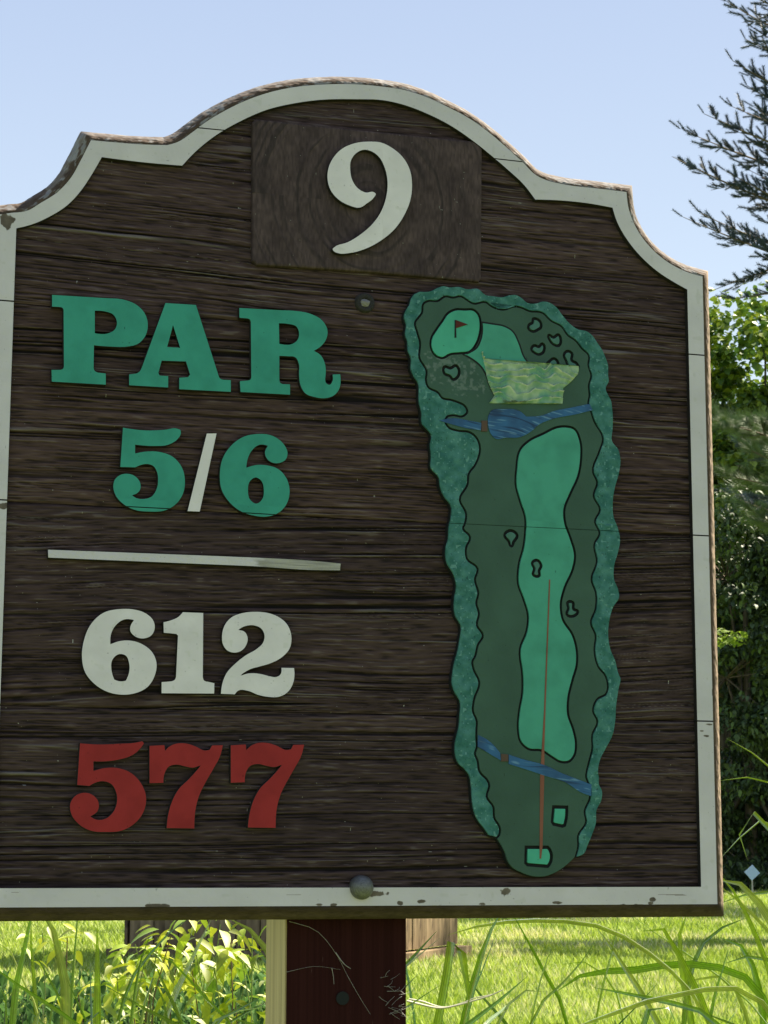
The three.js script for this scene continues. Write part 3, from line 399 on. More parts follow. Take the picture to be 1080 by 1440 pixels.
// border, in one piece per board, with a hairline gap where the boards meet
function chain(pts, a, b) {                                            // the part of a rising or falling chain with a <= y <= b
  const out = [];
  for (let i = 0; i < pts.length; i++) {
    const p = pts[i], q = pts[i + 1];
    if (p.y >= a && p.y <= b) out.push(p.clone());
    if (!q) break;
    const cuts = [a, b].filter((c) => (p.y - c) * (q.y - c) < 0).sort((c, d) => (q.y > p.y ? c - d : d - c));
    for (const c of cuts) out.push(new THREE.Vector2(p.x + (q.x - p.x) * (c - p.y) / (q.y - p.y), c));
  }
  return out;
}
{
  const apex = (a) => a.reduce((k, p, i) => (p.y > a[k].y ? i : k), 0), gap = 0.00032;
  const halves = (full) => { const a = full.slice(0, full.length - 2), k = apex(a), bl = full[full.length - 1], br = full[full.length - 2]; return [[bl, ...a.slice(0, k + 1)], [...a.slice(k), br]]; };
  const [oL, oR] = halves(OUT), [iL, iR] = halves(INN);
  for (let k = 0; k < 5; k++) {
    const a = k ? JOINTS[k] + gap : -1, b = k < 4 ? JOINTS[k + 1] - gap : 1;
    const outL = chain(oL, a, b), outR = chain(oR, a, b), inL = chain(iL, a, b), inR = chain(iR, a, b), polys = [];
    if (k === 0) polys.push([...outL.reverse(), ...outR.reverse(), ...inR, ...inL]);
    else if (k === 4) polys.push([...outL, ...outR.slice(1), ...inR.reverse(), ...inL.reverse().slice(1)]);
    else polys.push([...outL, ...inL.reverse()], [...outR, ...inR.reverse()]);
    for (const p of polys) {
      const g = slab(p, 0, 0.0095, [], 0.0005), q = g.attributes.position, uv = g.attributes.uv;
      for (let i = 0; i < q.count; i++) uv.setXY(i, ...boardUV(q.getX(i), q.getY(i)));
      onBoard('painted_border', g, [M.border, M.side]);
    }
  }
}
// rounded, weathered rim and back
{
  const dense = [];
  for (let i = 0; i < OUT.length; i++) { const a = OUT[i], b = OUT[(i + 1) % OUT.length], n = Math.max(1, Math.round(a.distanceTo(b) / 0.0022)); for (let j = 0; j < n; j++) dense.push(a.clone().lerp(b, j / n)); }
  const prof = [[-0.0002, -0.0006], [0.003, -0.0012], [0.0062, -0.0042], [0.0102, -0.0086], [0.0136, -0.0130], [0.0146, -0.020], [0.0144, -0.0375], [0.0110, -0.0385]];
  const rings = prof.map(([d, z], r) => offset(dense, d).map((p, i) => {
    const w = r > 0 && r < 6 ? (fbm(dense[i].x * 210 + 3, dense[i].y * 210 + r * 0.7, 4) - 0.5) * 0.0008 : 0;
    return V3(p.x + (p.x > 0 ? w : -w) * 0.6, p.y + w * 0.6, z + w * 0.8);
  }));
  const n = dense.length, pos = [], uv = [], idx = [];
  const along = [0];
  for (let i = 0; i < n; i++) along.push(along[i] + dense[i].distanceTo(dense[(i + 1) % n]));
  const total = along[n];
  rings.forEach((ring, r) => { for (let i = 0; i <= n; i++) { const p = ring[i % n]; pos.push(p.x, p.y, p.z); uv.push(along[i] / total, r / (rings.length - 1)); } });
  for (let r = 0; r < rings.length - 1; r++) for (let i = 0; i < n; i++) { const a = r * (n + 1) + i, b = a + 1; idx.push(a, a + n + 1, b, b, a + n + 1, b + n + 1); }
  const g = new THREE.BufferGeometry();
  g.setAttribute('position', new THREE.Float32BufferAttribute(pos, 3));
  g.setAttribute('uv', new THREE.Float32BufferAttribute(uv, 2));
  g.setIndex(idx);
  g.computeVertexNormals();
  if (areaOf(dense) > 0) { /* wound the right way */ }
  const topEnd = along[topOut.length ? dense.findIndex((p) => p.distanceTo(topOut[topOut.length - 1]) < 1e-6) : 0] / total;
  const rightEnd = along[dense.findIndex((p) => Math.abs(p.x - 0.4140) < 1e-6 && Math.abs(p.y + 0.4508) < 1e-6)] / total;
  const rimTex = tex(2048, (s, t) => {                                  // s runs round the board, t from the paint to the back
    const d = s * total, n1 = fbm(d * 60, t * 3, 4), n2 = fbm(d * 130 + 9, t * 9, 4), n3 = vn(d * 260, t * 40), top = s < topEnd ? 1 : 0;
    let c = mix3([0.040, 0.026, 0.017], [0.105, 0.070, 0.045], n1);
    c = mix3(c, top && d > 0.03 ? [0.175, 0.150, 0.130] : [0.34, 0.25, 0.175], smoothstep(t + (n2 - 0.5) * 0.25, 0.28, 0.36) * (0.5 + 0.5 * n1) * (s > 0.02 && s < rightEnd ? 1 : 0.12));   // outer edge paled like bare wood to carry the grazing sun
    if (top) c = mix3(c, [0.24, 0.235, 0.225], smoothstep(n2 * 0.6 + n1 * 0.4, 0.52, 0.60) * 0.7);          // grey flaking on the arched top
    return scl3(c, (s < rightEnd ? 1 : 0.62) * (0.8 + 0.35 * n3));  // unlit bottom and left of the rim darkened in the colour
  }, true, 64), rimBump = tex(2048, (s, t) => fbm(s * total * 160, t * 8, 4), false, 64);
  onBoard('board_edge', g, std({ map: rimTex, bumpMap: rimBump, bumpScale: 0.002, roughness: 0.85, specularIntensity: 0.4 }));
  onBoard('back_board', slab(offset(OUT, 0.0112), -0.0385 + 0.012, 0.012, [], 0.0004), M.side);
}
// number plate
{
  const cx = -0.019, cy = 0.372;
  const plateTex = tex(1024, (s, t) => {
    const u = s * 0.32 - 0.18, v = t * 0.32 + 0.22, r = Math.hypot(u - cx, (v - cy) * 0.9) + 0.008 * (fbm(u * 30, v * 30, 3) - 0.5);
    const swirl = vn(r * 260, Math.atan2(v - cy, u - cx) * 1.2 + 9), n = fbm(u * 60, v * 60, 4), fine = vn(u * 600, v * 160);
    let c = mix3([0.041, 0.0285, 0.0295], [0.080, 0.055, 0.053], clamp(n * 1.3 - 0.15, 0, 1));
    c = scl3(c, 0.75 + 0.5 * fine);
    c = mix3(c, [0.014, 0.013, 0.014], smoothstep(swirl, 0.55, 0.85) * 0.5 * smoothstep(n, 0.3, 0.55));
    if (vn(u * 260 + 5, v * 260) > 0.978) c = [0.18, 0.17, 0.16];
    return c;
  }, true);
  const plateBump = tex(512, (s, t) => { const u = s * 0.32 - 0.18, v = t * 0.32 + 0.22, r = Math.hypot(u - cx, (v - cy) * 0.9) + 0.008 * (fbm(u * 30, v * 30, 3) - 0.5); return 0.6 * vn(r * 260, Math.atan2(v - cy, u - cx) * 1.2 + 9) + 0.4 * fbm(u * 120, v * 120, 3); });
  const g = slab(sample(TRACE.plate), -0.001, 0.010, [], 0.0025), p = g.attributes.position;
  for (let i = 0; i < p.count; i++) g.attributes.uv.setXY(i, (p.getX(i) + 0.18) / 0.32, (p.getY(i) - 0.22) / 0.32);
  onBoard('number_plate', g, std({ map: plateTex, bumpMap: plateBump, bumpScale: 0.0009, roughness: 0.85, specularIntensity: 0.15 }));
}
// raised letters and numbers
function glyph(name, key, material, front = 0, depth = 0.009, label) {
  const [outer, ...holes] = TRACE[key].split('|');
  return onBoard(name, slab(sample(outer), front, depth, holes.map((h) => sample(h)), 0.0005), [material, M.side], label);
}
glyph('numeral', 'nine', M.white, 0.006, 0.0075, 'large white numeral 9 on the plate at the top of the sign');
for (const k of ['P', 'A', 'R']) glyph('letter', k, M.teal, 0, 0.009, 'green letter ' + k);
// the joint between two boards runs through the feet of the green numerals
function split(mesh, v, tilt) {
  const cut = new Evaluator(), bar = new Brush(new THREE.BoxGeometry(0.16, 0.0011, 0.006), M.side), b = new Brush(mesh.geometry, mesh.material);
  cut.attributes = ['position', 'normal', 'uv'];
  bar.position.set(mesh.geometry.boundingSphere.center.x, v, 0); bar.rotation.z = tilt; bar.updateMatrixWorld(); b.updateMatrixWorld();
  const r = cut.evaluate(b, bar, SUBTRACTION);
  mesh.geometry = r.geometry; mesh.material = r.material;
}
{ const m = glyph('numeral', 'five', M.teal, 0, 0.009, 'green numeral 5'); m.geometry.computeBoundingSphere(); split(m, -0.0090, 0.0); }
glyph('slash', 'slash', M.white);
{ const m = glyph('numeral', 'six', M.teal, 0, 0.009, 'green numeral 6'); m.geometry.computeBoundingSphere(); split(m, -0.0094, -0.01); }
glyph('numeral', 'wsix', M.white, 0, 0.009, 'white numeral 6');
glyph('numeral', 'wone', M.white, 0, 0.009, 'white numeral 1');
glyph('numeral', 'wtwo', M.white, 0, 0.009, 'white numeral 2 with chipped paint on top');
glyph('numeral', 'rfive', M.red, 0, 0.009, 'red numeral 5');
glyph('numeral', 'rseven', M.red, 0, 0.009, 'red numeral 7');
glyph('numeral', 'rseven2', M.red, 0, 0.009, 'red numeral 7');
{
  const ruleTex = tex(1024, (s, t) => { const u = s * 0.5 - 0.45, v = t * 0.5 - 0.3; let c = whitePaint(u, v); const worn = smoothstep(u + 0.03 * (fbm(u * 70, v * 240, 3) - 0.5), -0.155, -0.142); return mix3(c, scl3([0.30, 0.28, 0.24], 0.6 + 0.7 * vn(u * 40, v * 700)), worn * 0.9); }, true);
  const g = slab(sample(TRACE.rule), 0, 0.009, [], 0.0008), p = g.attributes.position;
  for (let i = 0; i < p.count; i++) g.attributes.uv.setXY(i, (p.getX(i) + 0.45) / 0.5, (p.getY(i) + 0.3) / 0.5);
  onBoard('dividing_bar', g, [std({ map: ruleTex, bumpMap: paintBump, bumpScale: 0.0008, roughness: 0.65, specularIntensity: 0.35 }), M.side], 'thin white raised bar, its right end worn to grey wood');
}
// hole map: carved pieces on a black backing, so that the gaps between them are real grooves
{
  const tidy = (p) => p.filter((a, i) => a.distanceTo(p[(i + 1) % p.length]) > 2e-4);   // no repeated points
  const F = 0.002, GAP = 0.0016, S = (k) => sample(TRACE[k]);
  const outer = S('mout'), interior = (() => { const inner = sample(TRACE.minner, false), bot = sample(TRACE.mbot, false); return tidy([...inner, ...bot]); })();
  const rough = (() => { const top = sample(TRACE.mtop, false), left = sample(TRACE.mleft, false), inner = sample(TRACE.minner, false); return tidy([...left, ...top, ...inner.slice(1, -1).reverse()]); })();
  const map = onBoard('hole_map', slab(offset(outer, -0.0004), F - 0.0028, 0.0082, [], 0.0004), M.black, 'carved and painted green hole map on a black backing');
  const sub = (name, g, m, label) => part(map, name, g, m, label);
  const crack = S('crack'), cut = new Evaluator();
  cut.attributes = ['position', 'normal', 'uv'];
  cut.useGroups = false;
  const slit = new Brush(new THREE.BoxGeometry(0.4, 0.0007, 0.004));
  slit.position.set((crack[0].x + crack[1].x) / 2, (crack[0].y + crack[1].y) / 2, F);
  slit.rotation.z = Math.atan2(crack[1].y - crack[0].y, crack[1].x - crack[0].x);
  slit.updateMatrixWorld();
  const cracked = (g) => { const b = new Brush(g); b.updateMatrixWorld(); return cut.evaluate(b, slit, SUBTRACTION).geometry; };
  const fair = S('fairway'), appr = S('approach'), green = S('green'), tees = [S('tee1'), S('tee2')], bunkers = [...Array(9).keys()].map((i) => S('bunker' + i));
  // one hole for the green and the approach together; the bunker at the marsh edge passes under the marsh
  const inFair = [7], grow = 0.0021;
  const holes = [offset(fair, GAP), ...tees.map((t) => offset(t, grow)), ...bunkers.filter((_, i) => !inFair.includes(i)).map((b) => offset(b, grow)), offset(green, GAP)];
  // the approach meets the green, so it lies as a raised piece on the interior with its own black bed
  sub('woodland_rough', cracked(slab(offset(rough, -GAP * 0.8), F, 0.0030, [], 0.0004)), M.rough, 'mottled teal strip of rough round the hole');
  const groundTex = tex(1024, (s, t) => {                               // even dark green with one scraped grey patch beside the green
    const u = s * 0.72 - 0.2, v = t * 0.72 - 0.43, n = fbm(u * 26, v * 26, 4), d = vn(u * 330, v * 330);
    let c = scl3([0.042, 0.090, 0.064], (0.92 + 0.36 * (n - 0.5)) * (d > 0.985 ? 0.4 : 1));
    const q = Math.hypot((u - 0.086) / 0.034, (v - 0.172 + 0.25 * (u - 0.086)) / 0.018), sp = fbm(u * 260, v * 260, 3);
    if (q < 1.5) c = mix3(c, [0.17, 0.21, 0.19], smoothstep(sp + 0.22 * (1 - q), 0.50, 0.74) * 0.45);
    return c;
  }, true), gg = cracked(slab(offset(interior, -GAP * 0.8), F, 0.0030, holes, 0.0003)), gp = gg.attributes.position;
  for (let i = 0; i < gp.count; i++) gg.attributes.uv.setXY(i, (gp.getX(i) + 0.2) / 0.72, (gp.getY(i) + 0.43) / 0.72);
  sub('rough_ground', gg, std({ map: groundTex, bumpMap: paintBump, bumpScale: 0.0004, roughness: 0.62, specularIntensity: 0.35 }), 'dark green ground inside the rough with a scraped grey patch');
  sub('fairway', cracked(slab(offset(fair, -GAP), F, 0.0030, [offset(bunkers[7], grow)], 0.0003)), M.fairway, 'long light green fairway');
  sub('putting_green', slab(offset(green, -GAP), F, 0.0030, [], 0.0003), M.green, 'light green putting green with a flag');
  sub('groove_line', slab(offset(appr, 0.0005), F + 0.0002, 0.0012, [], 0.0001), M.black);
  sub('approach', slab(offset(appr, -GAP), F + 0.0005, 0.0014, [], 0.0002), M.fairway, 'light green approach in front of the green');
  for (const t of tees) sub('tee_box', slab(offset(t, -grow), F, 0.0030, [], 0.0003), M.green);
  for (const b of bunkers) sub('bunker', slab(offset(b, -grow * 0.85), F, 0.0030, [], 0.0003), M.island);
  // marsh: wavy carved slab
  {
    const poly = S('marsh'), waves = (u, v) => { const y = v * 130 + 1.5 * vn(u * 85, v * 55) + 1.6 * vn(u * 36 + 4, v * 22), f = y - Math.floor(y); return Math.pow(f, 2.2) * (0.35 + 0.9 * vn(u * 120, Math.floor(y) * 3.7)); };
    const xs = poly.map((p) => p.x), ys = poly.map((p) => p.y), x0 = Math.min(...xs), x1 = Math.max(...xs), y0 = Math.min(...ys), y1 = Math.max(...ys), pos = [], idx = [], uv = [], rows = 90, cols = 110;
    let made = 0;
    for (let j = 0; j <= rows; j++) {
      const v = lerp(y0 + 1e-5, y1 - 1e-5, j / rows), e = extent(poly, v);
      if (!e) continue;
      for (let i = 0; i <= cols; i++) {
        const u = lerp(e[0], e[1], i / cols), rim = i === 0 || i === cols || j === 0 || j === rows;
        uv.push((u - x0) / (x1 - x0), (v - y0) / (y1 - y0)); pos.push(u, v, rim ? F - 0.0005 : F + 0.0008 + 0.0050 * waves(u, v));
      }
      if (made) for (let i = 0; i < cols; i++) { const a = (made - 1) * (cols + 1) + i, b = a + cols + 1; idx.push(a, a + 1, b, b, a + 1, b + 1); }
      made++;
    }
    const g = new THREE.BufferGeometry();
    g.setAttribute('position', new THREE.Float32BufferAttribute(pos, 3));
    g.setAttribute('uv', new THREE.Float32BufferAttribute(uv, 2));
    g.setIndex(idx); g.computeVertexNormals();
    const marshTex = tex(512, (s, t) => { const u = lerp(x0, x1, s), v = lerp(y0, y1, t), n = fbm(u * 160, v * 160, 4), w = waves(u, v), e = fbm(u * 55 + 3, v * 55, 3); let c = mix3([0.15, 0.27, 0.17], [0.36, 0.46, 0.32], clamp(n * 1.5 - 0.25, 0, 1)); c = mix3(c, [0.06, 0.26, 0.19], smoothstep(e, 0.52, 0.7) * 0.55); return mix3(c, [0.55, 0.60, 0.46], smoothstep(w, 0.5, 0.8) * 0.7); }, true);
    sub('marsh', g, std({ map: marshTex, roughness: 0.8, specularIntensity: 0.3, side: THREE.DoubleSide }), 'pale green carved marsh with rippled surface');
  }
  const waterTex = tex(1024, (s, t) => { const y = t + s * 0.22 + 0.02 * vn(s * 12, t * 12), w = vn(s * 34, y * 330), w2 = vn(s * 18 + 5, y * 190), n = fbm(s * 30, t * 30, 3); let c = mix3([0.016, 0.050, 0.12], [0.030, 0.125, 0.27], n); c = mix3(c, [0.13, 0.26, 0.38], smoothstep(w, 0.66, 0.9) * 0.65); return mix3(c, [0.006, 0.018, 0.05], smoothstep(w2, 0.68, 0.88) * 0.7); }, true);
  waterTex.repeat.set(2, 2);
  const water = std({ map: waterTex, bumpMap: waterTex, bumpScale: 0.001, roughness: 0.45, specularIntensity: 0.4 });
  sub('pond', slab(S('pond'), F + 0.0010, 0.0020, [], 0.0003), water, 'blue pond with a narrow tail to the right');
  sub('stream', slab(S('stream'), F + 0.0010, 0.0020, [], 0.0003), water);
  sub('stream', slab(S('river1'), F + 0.0010, 0.0020, [], 0.0003), water);
  sub('stream', slab(S('river2'), F + 0.0010, 0.0020, [], 0.0003), water);
  sub('bridge', slab(S('bridge1'), F + 0.0012, 0.0022, [], 0.0002), M.bridge);
  sub('bridge', slab(S('bridge2'), F + 0.0012, 0.0022, [], 0.0002), M.bridge);
  sub('flight_line', slab(S('flight'), F + 0.0006, 0.0016, [], 0.0001), M.flight, 'thin reddish line from tee to fairway');
  const pole = sub('flag', mergeGeometries([slab(S('pole'), F + 0.0007, 0.0016, [], 0.0001)]), M.black, 'small black flag pole with red-brown pennant on the green');
  sub('pennant', slab(S('flag'), F + 0.0008, 0.0016, [], 0.0001), M.flag);
}
// bolts
{
  const steelTex = tex(256, (s, t) => { const n = fbm(s * 20, t * 20, 4), m = vn(s * 60, t * 60); return scl3([0.14, 0.14, 0.132], (0.6 + 0.7 * n) * (m > 0.9 ? 0.6 : 1)); }, true);
  const steel = std({ map: steelTex, metalness: 0.55, roughness: 0.55, bumpMap: steelTex, bumpScale: 0.0006 });
  const prof = [[0, 0.0115], [0.004, 0.0111], [0.0075, 0.0098], [0.0105, 0.0074], [0.0126, 0.0042], [0.0135, 0.0008], [0.0135, -0.006], [0.0105, -0.0062]].map(([r, y]) => new THREE.Vector2(r, y)).reverse();
  const g = new THREE.LatheGeometry(prof, 40);
  g.rotateX(Math.PI / 2); g.translate(-0.0259, -0.4300, 0.002);
  onBoard('bolt_head', g, steel, 'large domed grey bolt head on the lower border');
  const rust = std({ color: lin(0.045, 0.042, 0.04), map: toneTex, bumpMap: roughBump, bumpScale: 0.001, roughness: 0.75, metalness: 0.2 });
  const ring = new THREE.LatheGeometry([[0.0045, 0.000], [0.006, 0.0022], [0.0088, 0.0030], [0.0112, 0.0022], [0.0122, -0.002], [0.0122, -0.008]].map(([r, y]) => new THREE.Vector2(r, y)).reverse(), 36);
  ring.rotateX(Math.PI / 2); ring.translate(-0.0224, 0.2510, -0.0052);
  const w = onBoard('bolt_washer', ring, rust, 'small rusty washer and broken bolt below the number plate');
  const lump = new THREE.IcosahedronGeometry(0.0056, 3), p = lump.attributes.position;
  for (let i = 0; i < p.count; i++) { const k = 0.75 + 0.6 * fbm(p.getX(i) * 400 + 9, p.getY(i) * 400 + p.getZ(i) * 300, 3); p.setXYZ(i, p.getX(i) * k * 1.1, p.getY(i) * k * 0.8, p.getZ(i) * k * 0.6); }
  lump.computeVertexNormals(); lump.translate(-0.0228, 0.2502, -0.0046);
  part(w, 'broken_bolt', lump, std({ color: lin(0.19, 0.18, 0.17), roughness: 0.6, metalness: 0.3 }));
}
// post
{
  const barkBump = tex(512, (s, t) => 0.6 * vn(s * 70, t * 6) + 0.4 * fbm(s * 120, t * 20, 3));
  const stainTex = tex(512, (s, t) => { const n = fbm(s * 14, t * 5, 4), g = vn(s * 90, t * 8), d = vn(s * 150, t * 150); let c = mix3([0.020, 0.006, 0.0055], [0.032, 0.010, 0.009], n); c = scl3(c, 0.88 + 0.24 * g); if (d > 0.985) c = [0.14, 0.10, 0.09]; return c; }, true);
  const bareTex = tex(512, (s, t) => { const n = fbm(s * 9, t * 3, 4), g = vn(s * 80, t * 5); let c = mix3([0.36, 0.27, 0.13], [0.56, 0.44, 0.22], n); c = mix3(c, [0.12, 0.09, 0.055], smoothstep(vn(s * 30, t * 7 + 3), 0.8, 0.95) * 0.6); return scl3(c, 0.75 + 0.45 * g); }, true);
  for (const t of [barkBump, stainTex, bareTex]) t.repeat.set(1, 1);
  const stain = std({ map: stainTex, bumpMap: barkBump, bumpScale: 0.0012, roughness: 0.9, specularIntensity: 0.06 }), bare = std({ map: bareTex, bumpMap: barkBump, bumpScale: 0.001, roughness: 0.8, specularIntensity: 0.3 });
  const h = 2.15, w = 0.1425, d = 0.092, s = new THREE.Shape([[0, 0], [w, 0], [w, d], [0, d]].map(([x, y]) => new THREE.Vector2(x, y)));
  const box = (x0, x1, z0, z1) => { const g = new THREE.BoxGeometry(x1 - x0, h, z1 - z0, 1, 1, 1); g.translate((x0 + x1) / 2, h / 2 - 0.25, (z0 + z1) / 2); return g; };
  const zf = -0.0388, x0 = -0.1035, post = part(sign, 'post', box(x0 + 0.0015, x0 + w, zf - d, zf), [stain, bare, stain, stain, stain, stain], 'square wooden post, dark stained in front and bare on its left side');
  const facing = box(x0, x0 + 0.0015, zf - d, zf - 0.001);
  part(post, 'bare_side', facing, bare);
  const hole = new THREE.CylinderGeometry(0.0075, 0.0075, 0.003, 20); hole.rotateX(Math.PI / 2); hole.translate(-0.0365, 1.296, zf + 0.0003);
  part(post, 'hole_disc', hole, M.black);  // black disc painted as the dark inside of a hole
}
// ---------------------------------------------------------------- cobweb and dry stalk
{
  const web = std({ color: lin(0.30, 0.28, 0.26), roughness: 0.7 }), g = [], P = (u, v, w) => V3(u, v, w);
  const zf = -0.0376, strand = (pts, r) => g.push(tube(pts.map(([u, v, w]) => P(u, v, zf + w)), r * 0.6, r * 0.3, 8, 4));
  strand([[-0.10, -0.468, 0.001], [-0.07, -0.478, 0.006], [-0.045, -0.505, 0.003], [-0.032, -0.528, 0.002]], 0.0006);
  strand([[-0.032, -0.528, 0.002], [-0.018, -0.552, 0.004], [-0.004, -0.572, 0.001]], 0.0005);
  strand([[-0.046, -0.503, 0.003], [-0.036, -0.516, 0.005], [-0.028, -0.521, 0.003]], 0.0012);
  strand([[-0.103, -0.524, 0.001], [-0.07, -0.518, 0.003], [-0.04, -0.522, 0.002]], 0.0004);
  strand([[-0.05, -0.52, 0.002], [-0.048, -0.53, 0.002], [-0.047, -0.538, 0.001]], 0.0008);
  reseed(41);
  for (let i = 0; i < 26; i++) { const u = rr(0.006, 0.034), v = rr(-0.575, -0.528), a = rr(-0.9, 0.9), l = rr(0.006, 0.02); strand([[u, v, 0.0012], [u + l * 0.5 * Math.cos(a) + rr(-0.002, 0.002), v + l * 0.5 * Math.sin(a), rr(0.001, 0.004)], [u + l * Math.cos(a), v + l * Math.sin(a), 0.0012]], rr(0.0003, 0.0005)); }
  const o = new THREE.Mesh(mergeGeometries(g), web);
  o.name = 'cobweb'; o.castShadow = o.receiveShadow = true;
  o.userData = { label: 'torn grey cobweb strands clinging to the front of the dark sign post', category: 'cobweb' };
  o.position.set(0, SIGN_Y, -2.36646); o.rotation.y = sign.rotation.y;
  scene.add(o);
}

// ---------------------------------------------------------------- grass, reeds, sapling
const bladeTex = tex(256, (s, t) => { const a = vn(s * 26, t * 1.5), b = fbm(s * 4, t * 5, 3); const rib = Math.abs(s - 0.5) < 0.035 ? 0.35 : 0; return scl3([0.8, 0.8, 0.7], 0.35 + 0.75 * clamp(a * 0.7 + b * 0.6 - 0.15, 0, 1) + rib); }, true);
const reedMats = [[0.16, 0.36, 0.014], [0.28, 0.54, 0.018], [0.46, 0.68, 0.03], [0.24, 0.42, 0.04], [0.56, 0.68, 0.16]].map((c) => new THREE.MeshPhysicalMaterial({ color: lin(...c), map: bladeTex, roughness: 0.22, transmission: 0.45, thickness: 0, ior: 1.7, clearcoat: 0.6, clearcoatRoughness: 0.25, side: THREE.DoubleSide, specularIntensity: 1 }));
const reedMat = () => reedMats[Math.floor(rnd() * 5)];
const paleMat = new THREE.MeshPhysicalMaterial({ color: lin(0.5, 0.5, 0.36), roughness: 0.6, transmission: 0.3, thickness: 0, side: THREE.DoubleSide });
function ribbon(pts, width, tilt, n = 26) {                            // a grass blade with a folded middle, widest near a third of its length
  const c = new THREE.CatmullRomCurve3(pts, false, 'centripetal'), pos = [], uv = [], idx = [], T = V3(), side = V3(), up = V3(), len = c.getLength(), view = V3(Math.sin(tilt), 0.25, Math.cos(tilt)).normalize();
  for (let i = 0; i <= n; i++) {
    const t = i / n, p = c.getPointAt(t);
    c.getTangentAt(t, T);
    const inPlane = V3().crossVectors(T, view).normalize();
    const twist = 0.9 + 0.55 * Math.sin(tilt * 9 + t * 2.2);
    side.copy(inPlane).multiplyScalar(Math.cos(twist)).addScaledVector(view, Math.sin(twist)).normalize();
    up.crossVectors(side, T).normalize();
    const w = 0.72 * width * Math.min(1, 0.5 + 1.3 * t) * Math.pow(Math.min(1, (1 - t) * len / 0.11), 0.7) + 0.0002;
    for (const k of [-1, -0.5, 0, 0.5, 1]) { pos.push(p.x + side.x * w * k + up.x * w * 0.55 * (Math.abs(k) - 0.5), p.y + side.y * w * k + up.y * w * 0.55 * (Math.abs(k) - 0.5), p.z + side.z * w * k + up.z * w * 0.55 * (Math.abs(k) - 0.5)); uv.push(0.5 + 0.5 * k, t * 3); }
    if (i) for (let k = 0; k < 4; k++) { const a = (i - 1) * 5 + k, b = a + 5; idx.push(a, a + 1, b, b, a + 1, b + 1); }
  }
  const g = new THREE.BufferGeometry();
  g.setAttribute('position', new THREE.Float32BufferAttribute(pos, 3));
  g.setAttribute('uv', new THREE.Float32BufferAttribute(uv, 2));
  g.setIndex(idx); g.computeVertexNormals();
  return g;
}
function reedClump(label, list, base, extra, sx, fixed = {}) {
  const o = thing('tall_grass', label, 'grass clump');
  o.position.set(base.x, groundY(base.x, base.z), base.z);
  const local = (p) => p.clone().sub(o.position);
  list.forEach((s, i) => {
    const [w, pts] = s.split(';'), P = points3(pts), b = P[0];
    const root = V3(lerp(b.x, base.x, 0.45), groundY(base.x, base.z) - 0.01, lerp(b.z, base.z, 0.5));
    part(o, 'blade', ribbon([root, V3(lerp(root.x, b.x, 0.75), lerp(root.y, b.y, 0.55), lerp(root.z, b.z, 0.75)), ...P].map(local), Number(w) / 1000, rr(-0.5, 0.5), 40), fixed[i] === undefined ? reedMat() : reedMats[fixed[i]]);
  });
  for (let i = 0; i < extra; i++) {
    const x = base.x + rr(-sx, sx), z = base.z + rr(-0.25, 0.3), h = rr(1.12, 1.40), a = rr(0, 6.28), r = rr(0.1, 0.45), y = groundY(x, z);
    const P = [V3(x, y - 0.01, z), V3(x + 0.12 * r * Math.cos(a), y + 0.45 * h, z + 0.12 * r * Math.sin(a)), V3(x + 0.45 * r * Math.cos(a), y + 0.88 * h, z + 0.45 * r * Math.sin(a)), V3(x + r * Math.cos(a), y + h * rr(0.86, 1.02), z + r * Math.sin(a))];
    part(o, 'blade', ribbon(P.map(local), rr(0.0022, 0.0065), rr(-0.6, 0.6)), reedMat());
  }
  return o;
}
reseed(11);
reedClump('clump of long arching green grass blades at the lower right, right of the sign post', REED_RIGHT, V3(0.36, 0, -2.95), 120, 0.42, { 0: 4, 1: 4, 2: 1, 3: 2, 5: 4, 6: 4, 7: 2, 8: 2, 9: 2, 10: 2, 11: 2, 13: 2, 14: 1 });  // palest tone puts the white sun sheen into the colour of chosen blades
reedClump('clump of upright green grass blades at the lower left corner under the sign', REED_LEFT, V3(-0.40, 0, -2.72), 80, 0.32, { 0: 1, 1: 4, 2: 4, 3: 0, 4: 2, 7: 4, 12: 4 });  // white arcs get the palest tone too, sheen as blade colour
{
  const [w, pts] = DRY_STALK.split(';'), P = points3(pts), o = new THREE.Mesh(mergeGeometries([tube(P, 0.0016, 0.0009, 20, 5), tube(P.map((p, i) => p.clone().add(V3(0.003, 0.002 + 0.0015 * Math.sin(i * 2), -0.003))), 0.0012, 0.0006, 20, 5)]), paleMat);
  o.name = 'dry_stalk'; o.castShadow = o.receiveShadow = true;
  o.userData = { label: 'thin pale dry stalk lying across the grass just right of the sign post', category: 'stalk' };
  scene.add(o);
}
function leafShape(L, W, fold = 0.25, droop = 0.25) {                   // pointed leaf along +z, folded on its midrib
  const pos = [], idx = [], uv = [], n = 6;
  for (let i = 0; i <= n; i++) {
    const t = i / n, w = W * 0.5 * Math.pow(Math.sin(Math.PI * Math.pow(t, 0.75)), 0.9) + 1e-5, y = -droop * L * t * t;
    pos.push(-w, y + fold * w, L * t, 0, y, L * t, w, y + fold * w, L * t); uv.push(0, t, 0.5, t, 1, t);
    if (i) { const a = 3 * (i - 1), b = a + 3; idx.push(a, b, a + 1, a + 1, b, b + 1, a + 1, b + 1, a + 2, a + 2, b + 1, b + 2); }
  }
  const g = new THREE.BufferGeometry();
  g.setAttribute('position', new THREE.Float32BufferAttribute(pos, 3)); g.setAttribute('uv', new THREE.Float32BufferAttribute(uv, 2));
  g.setIndex(idx); g.computeVertexNormals();
  return g;
}
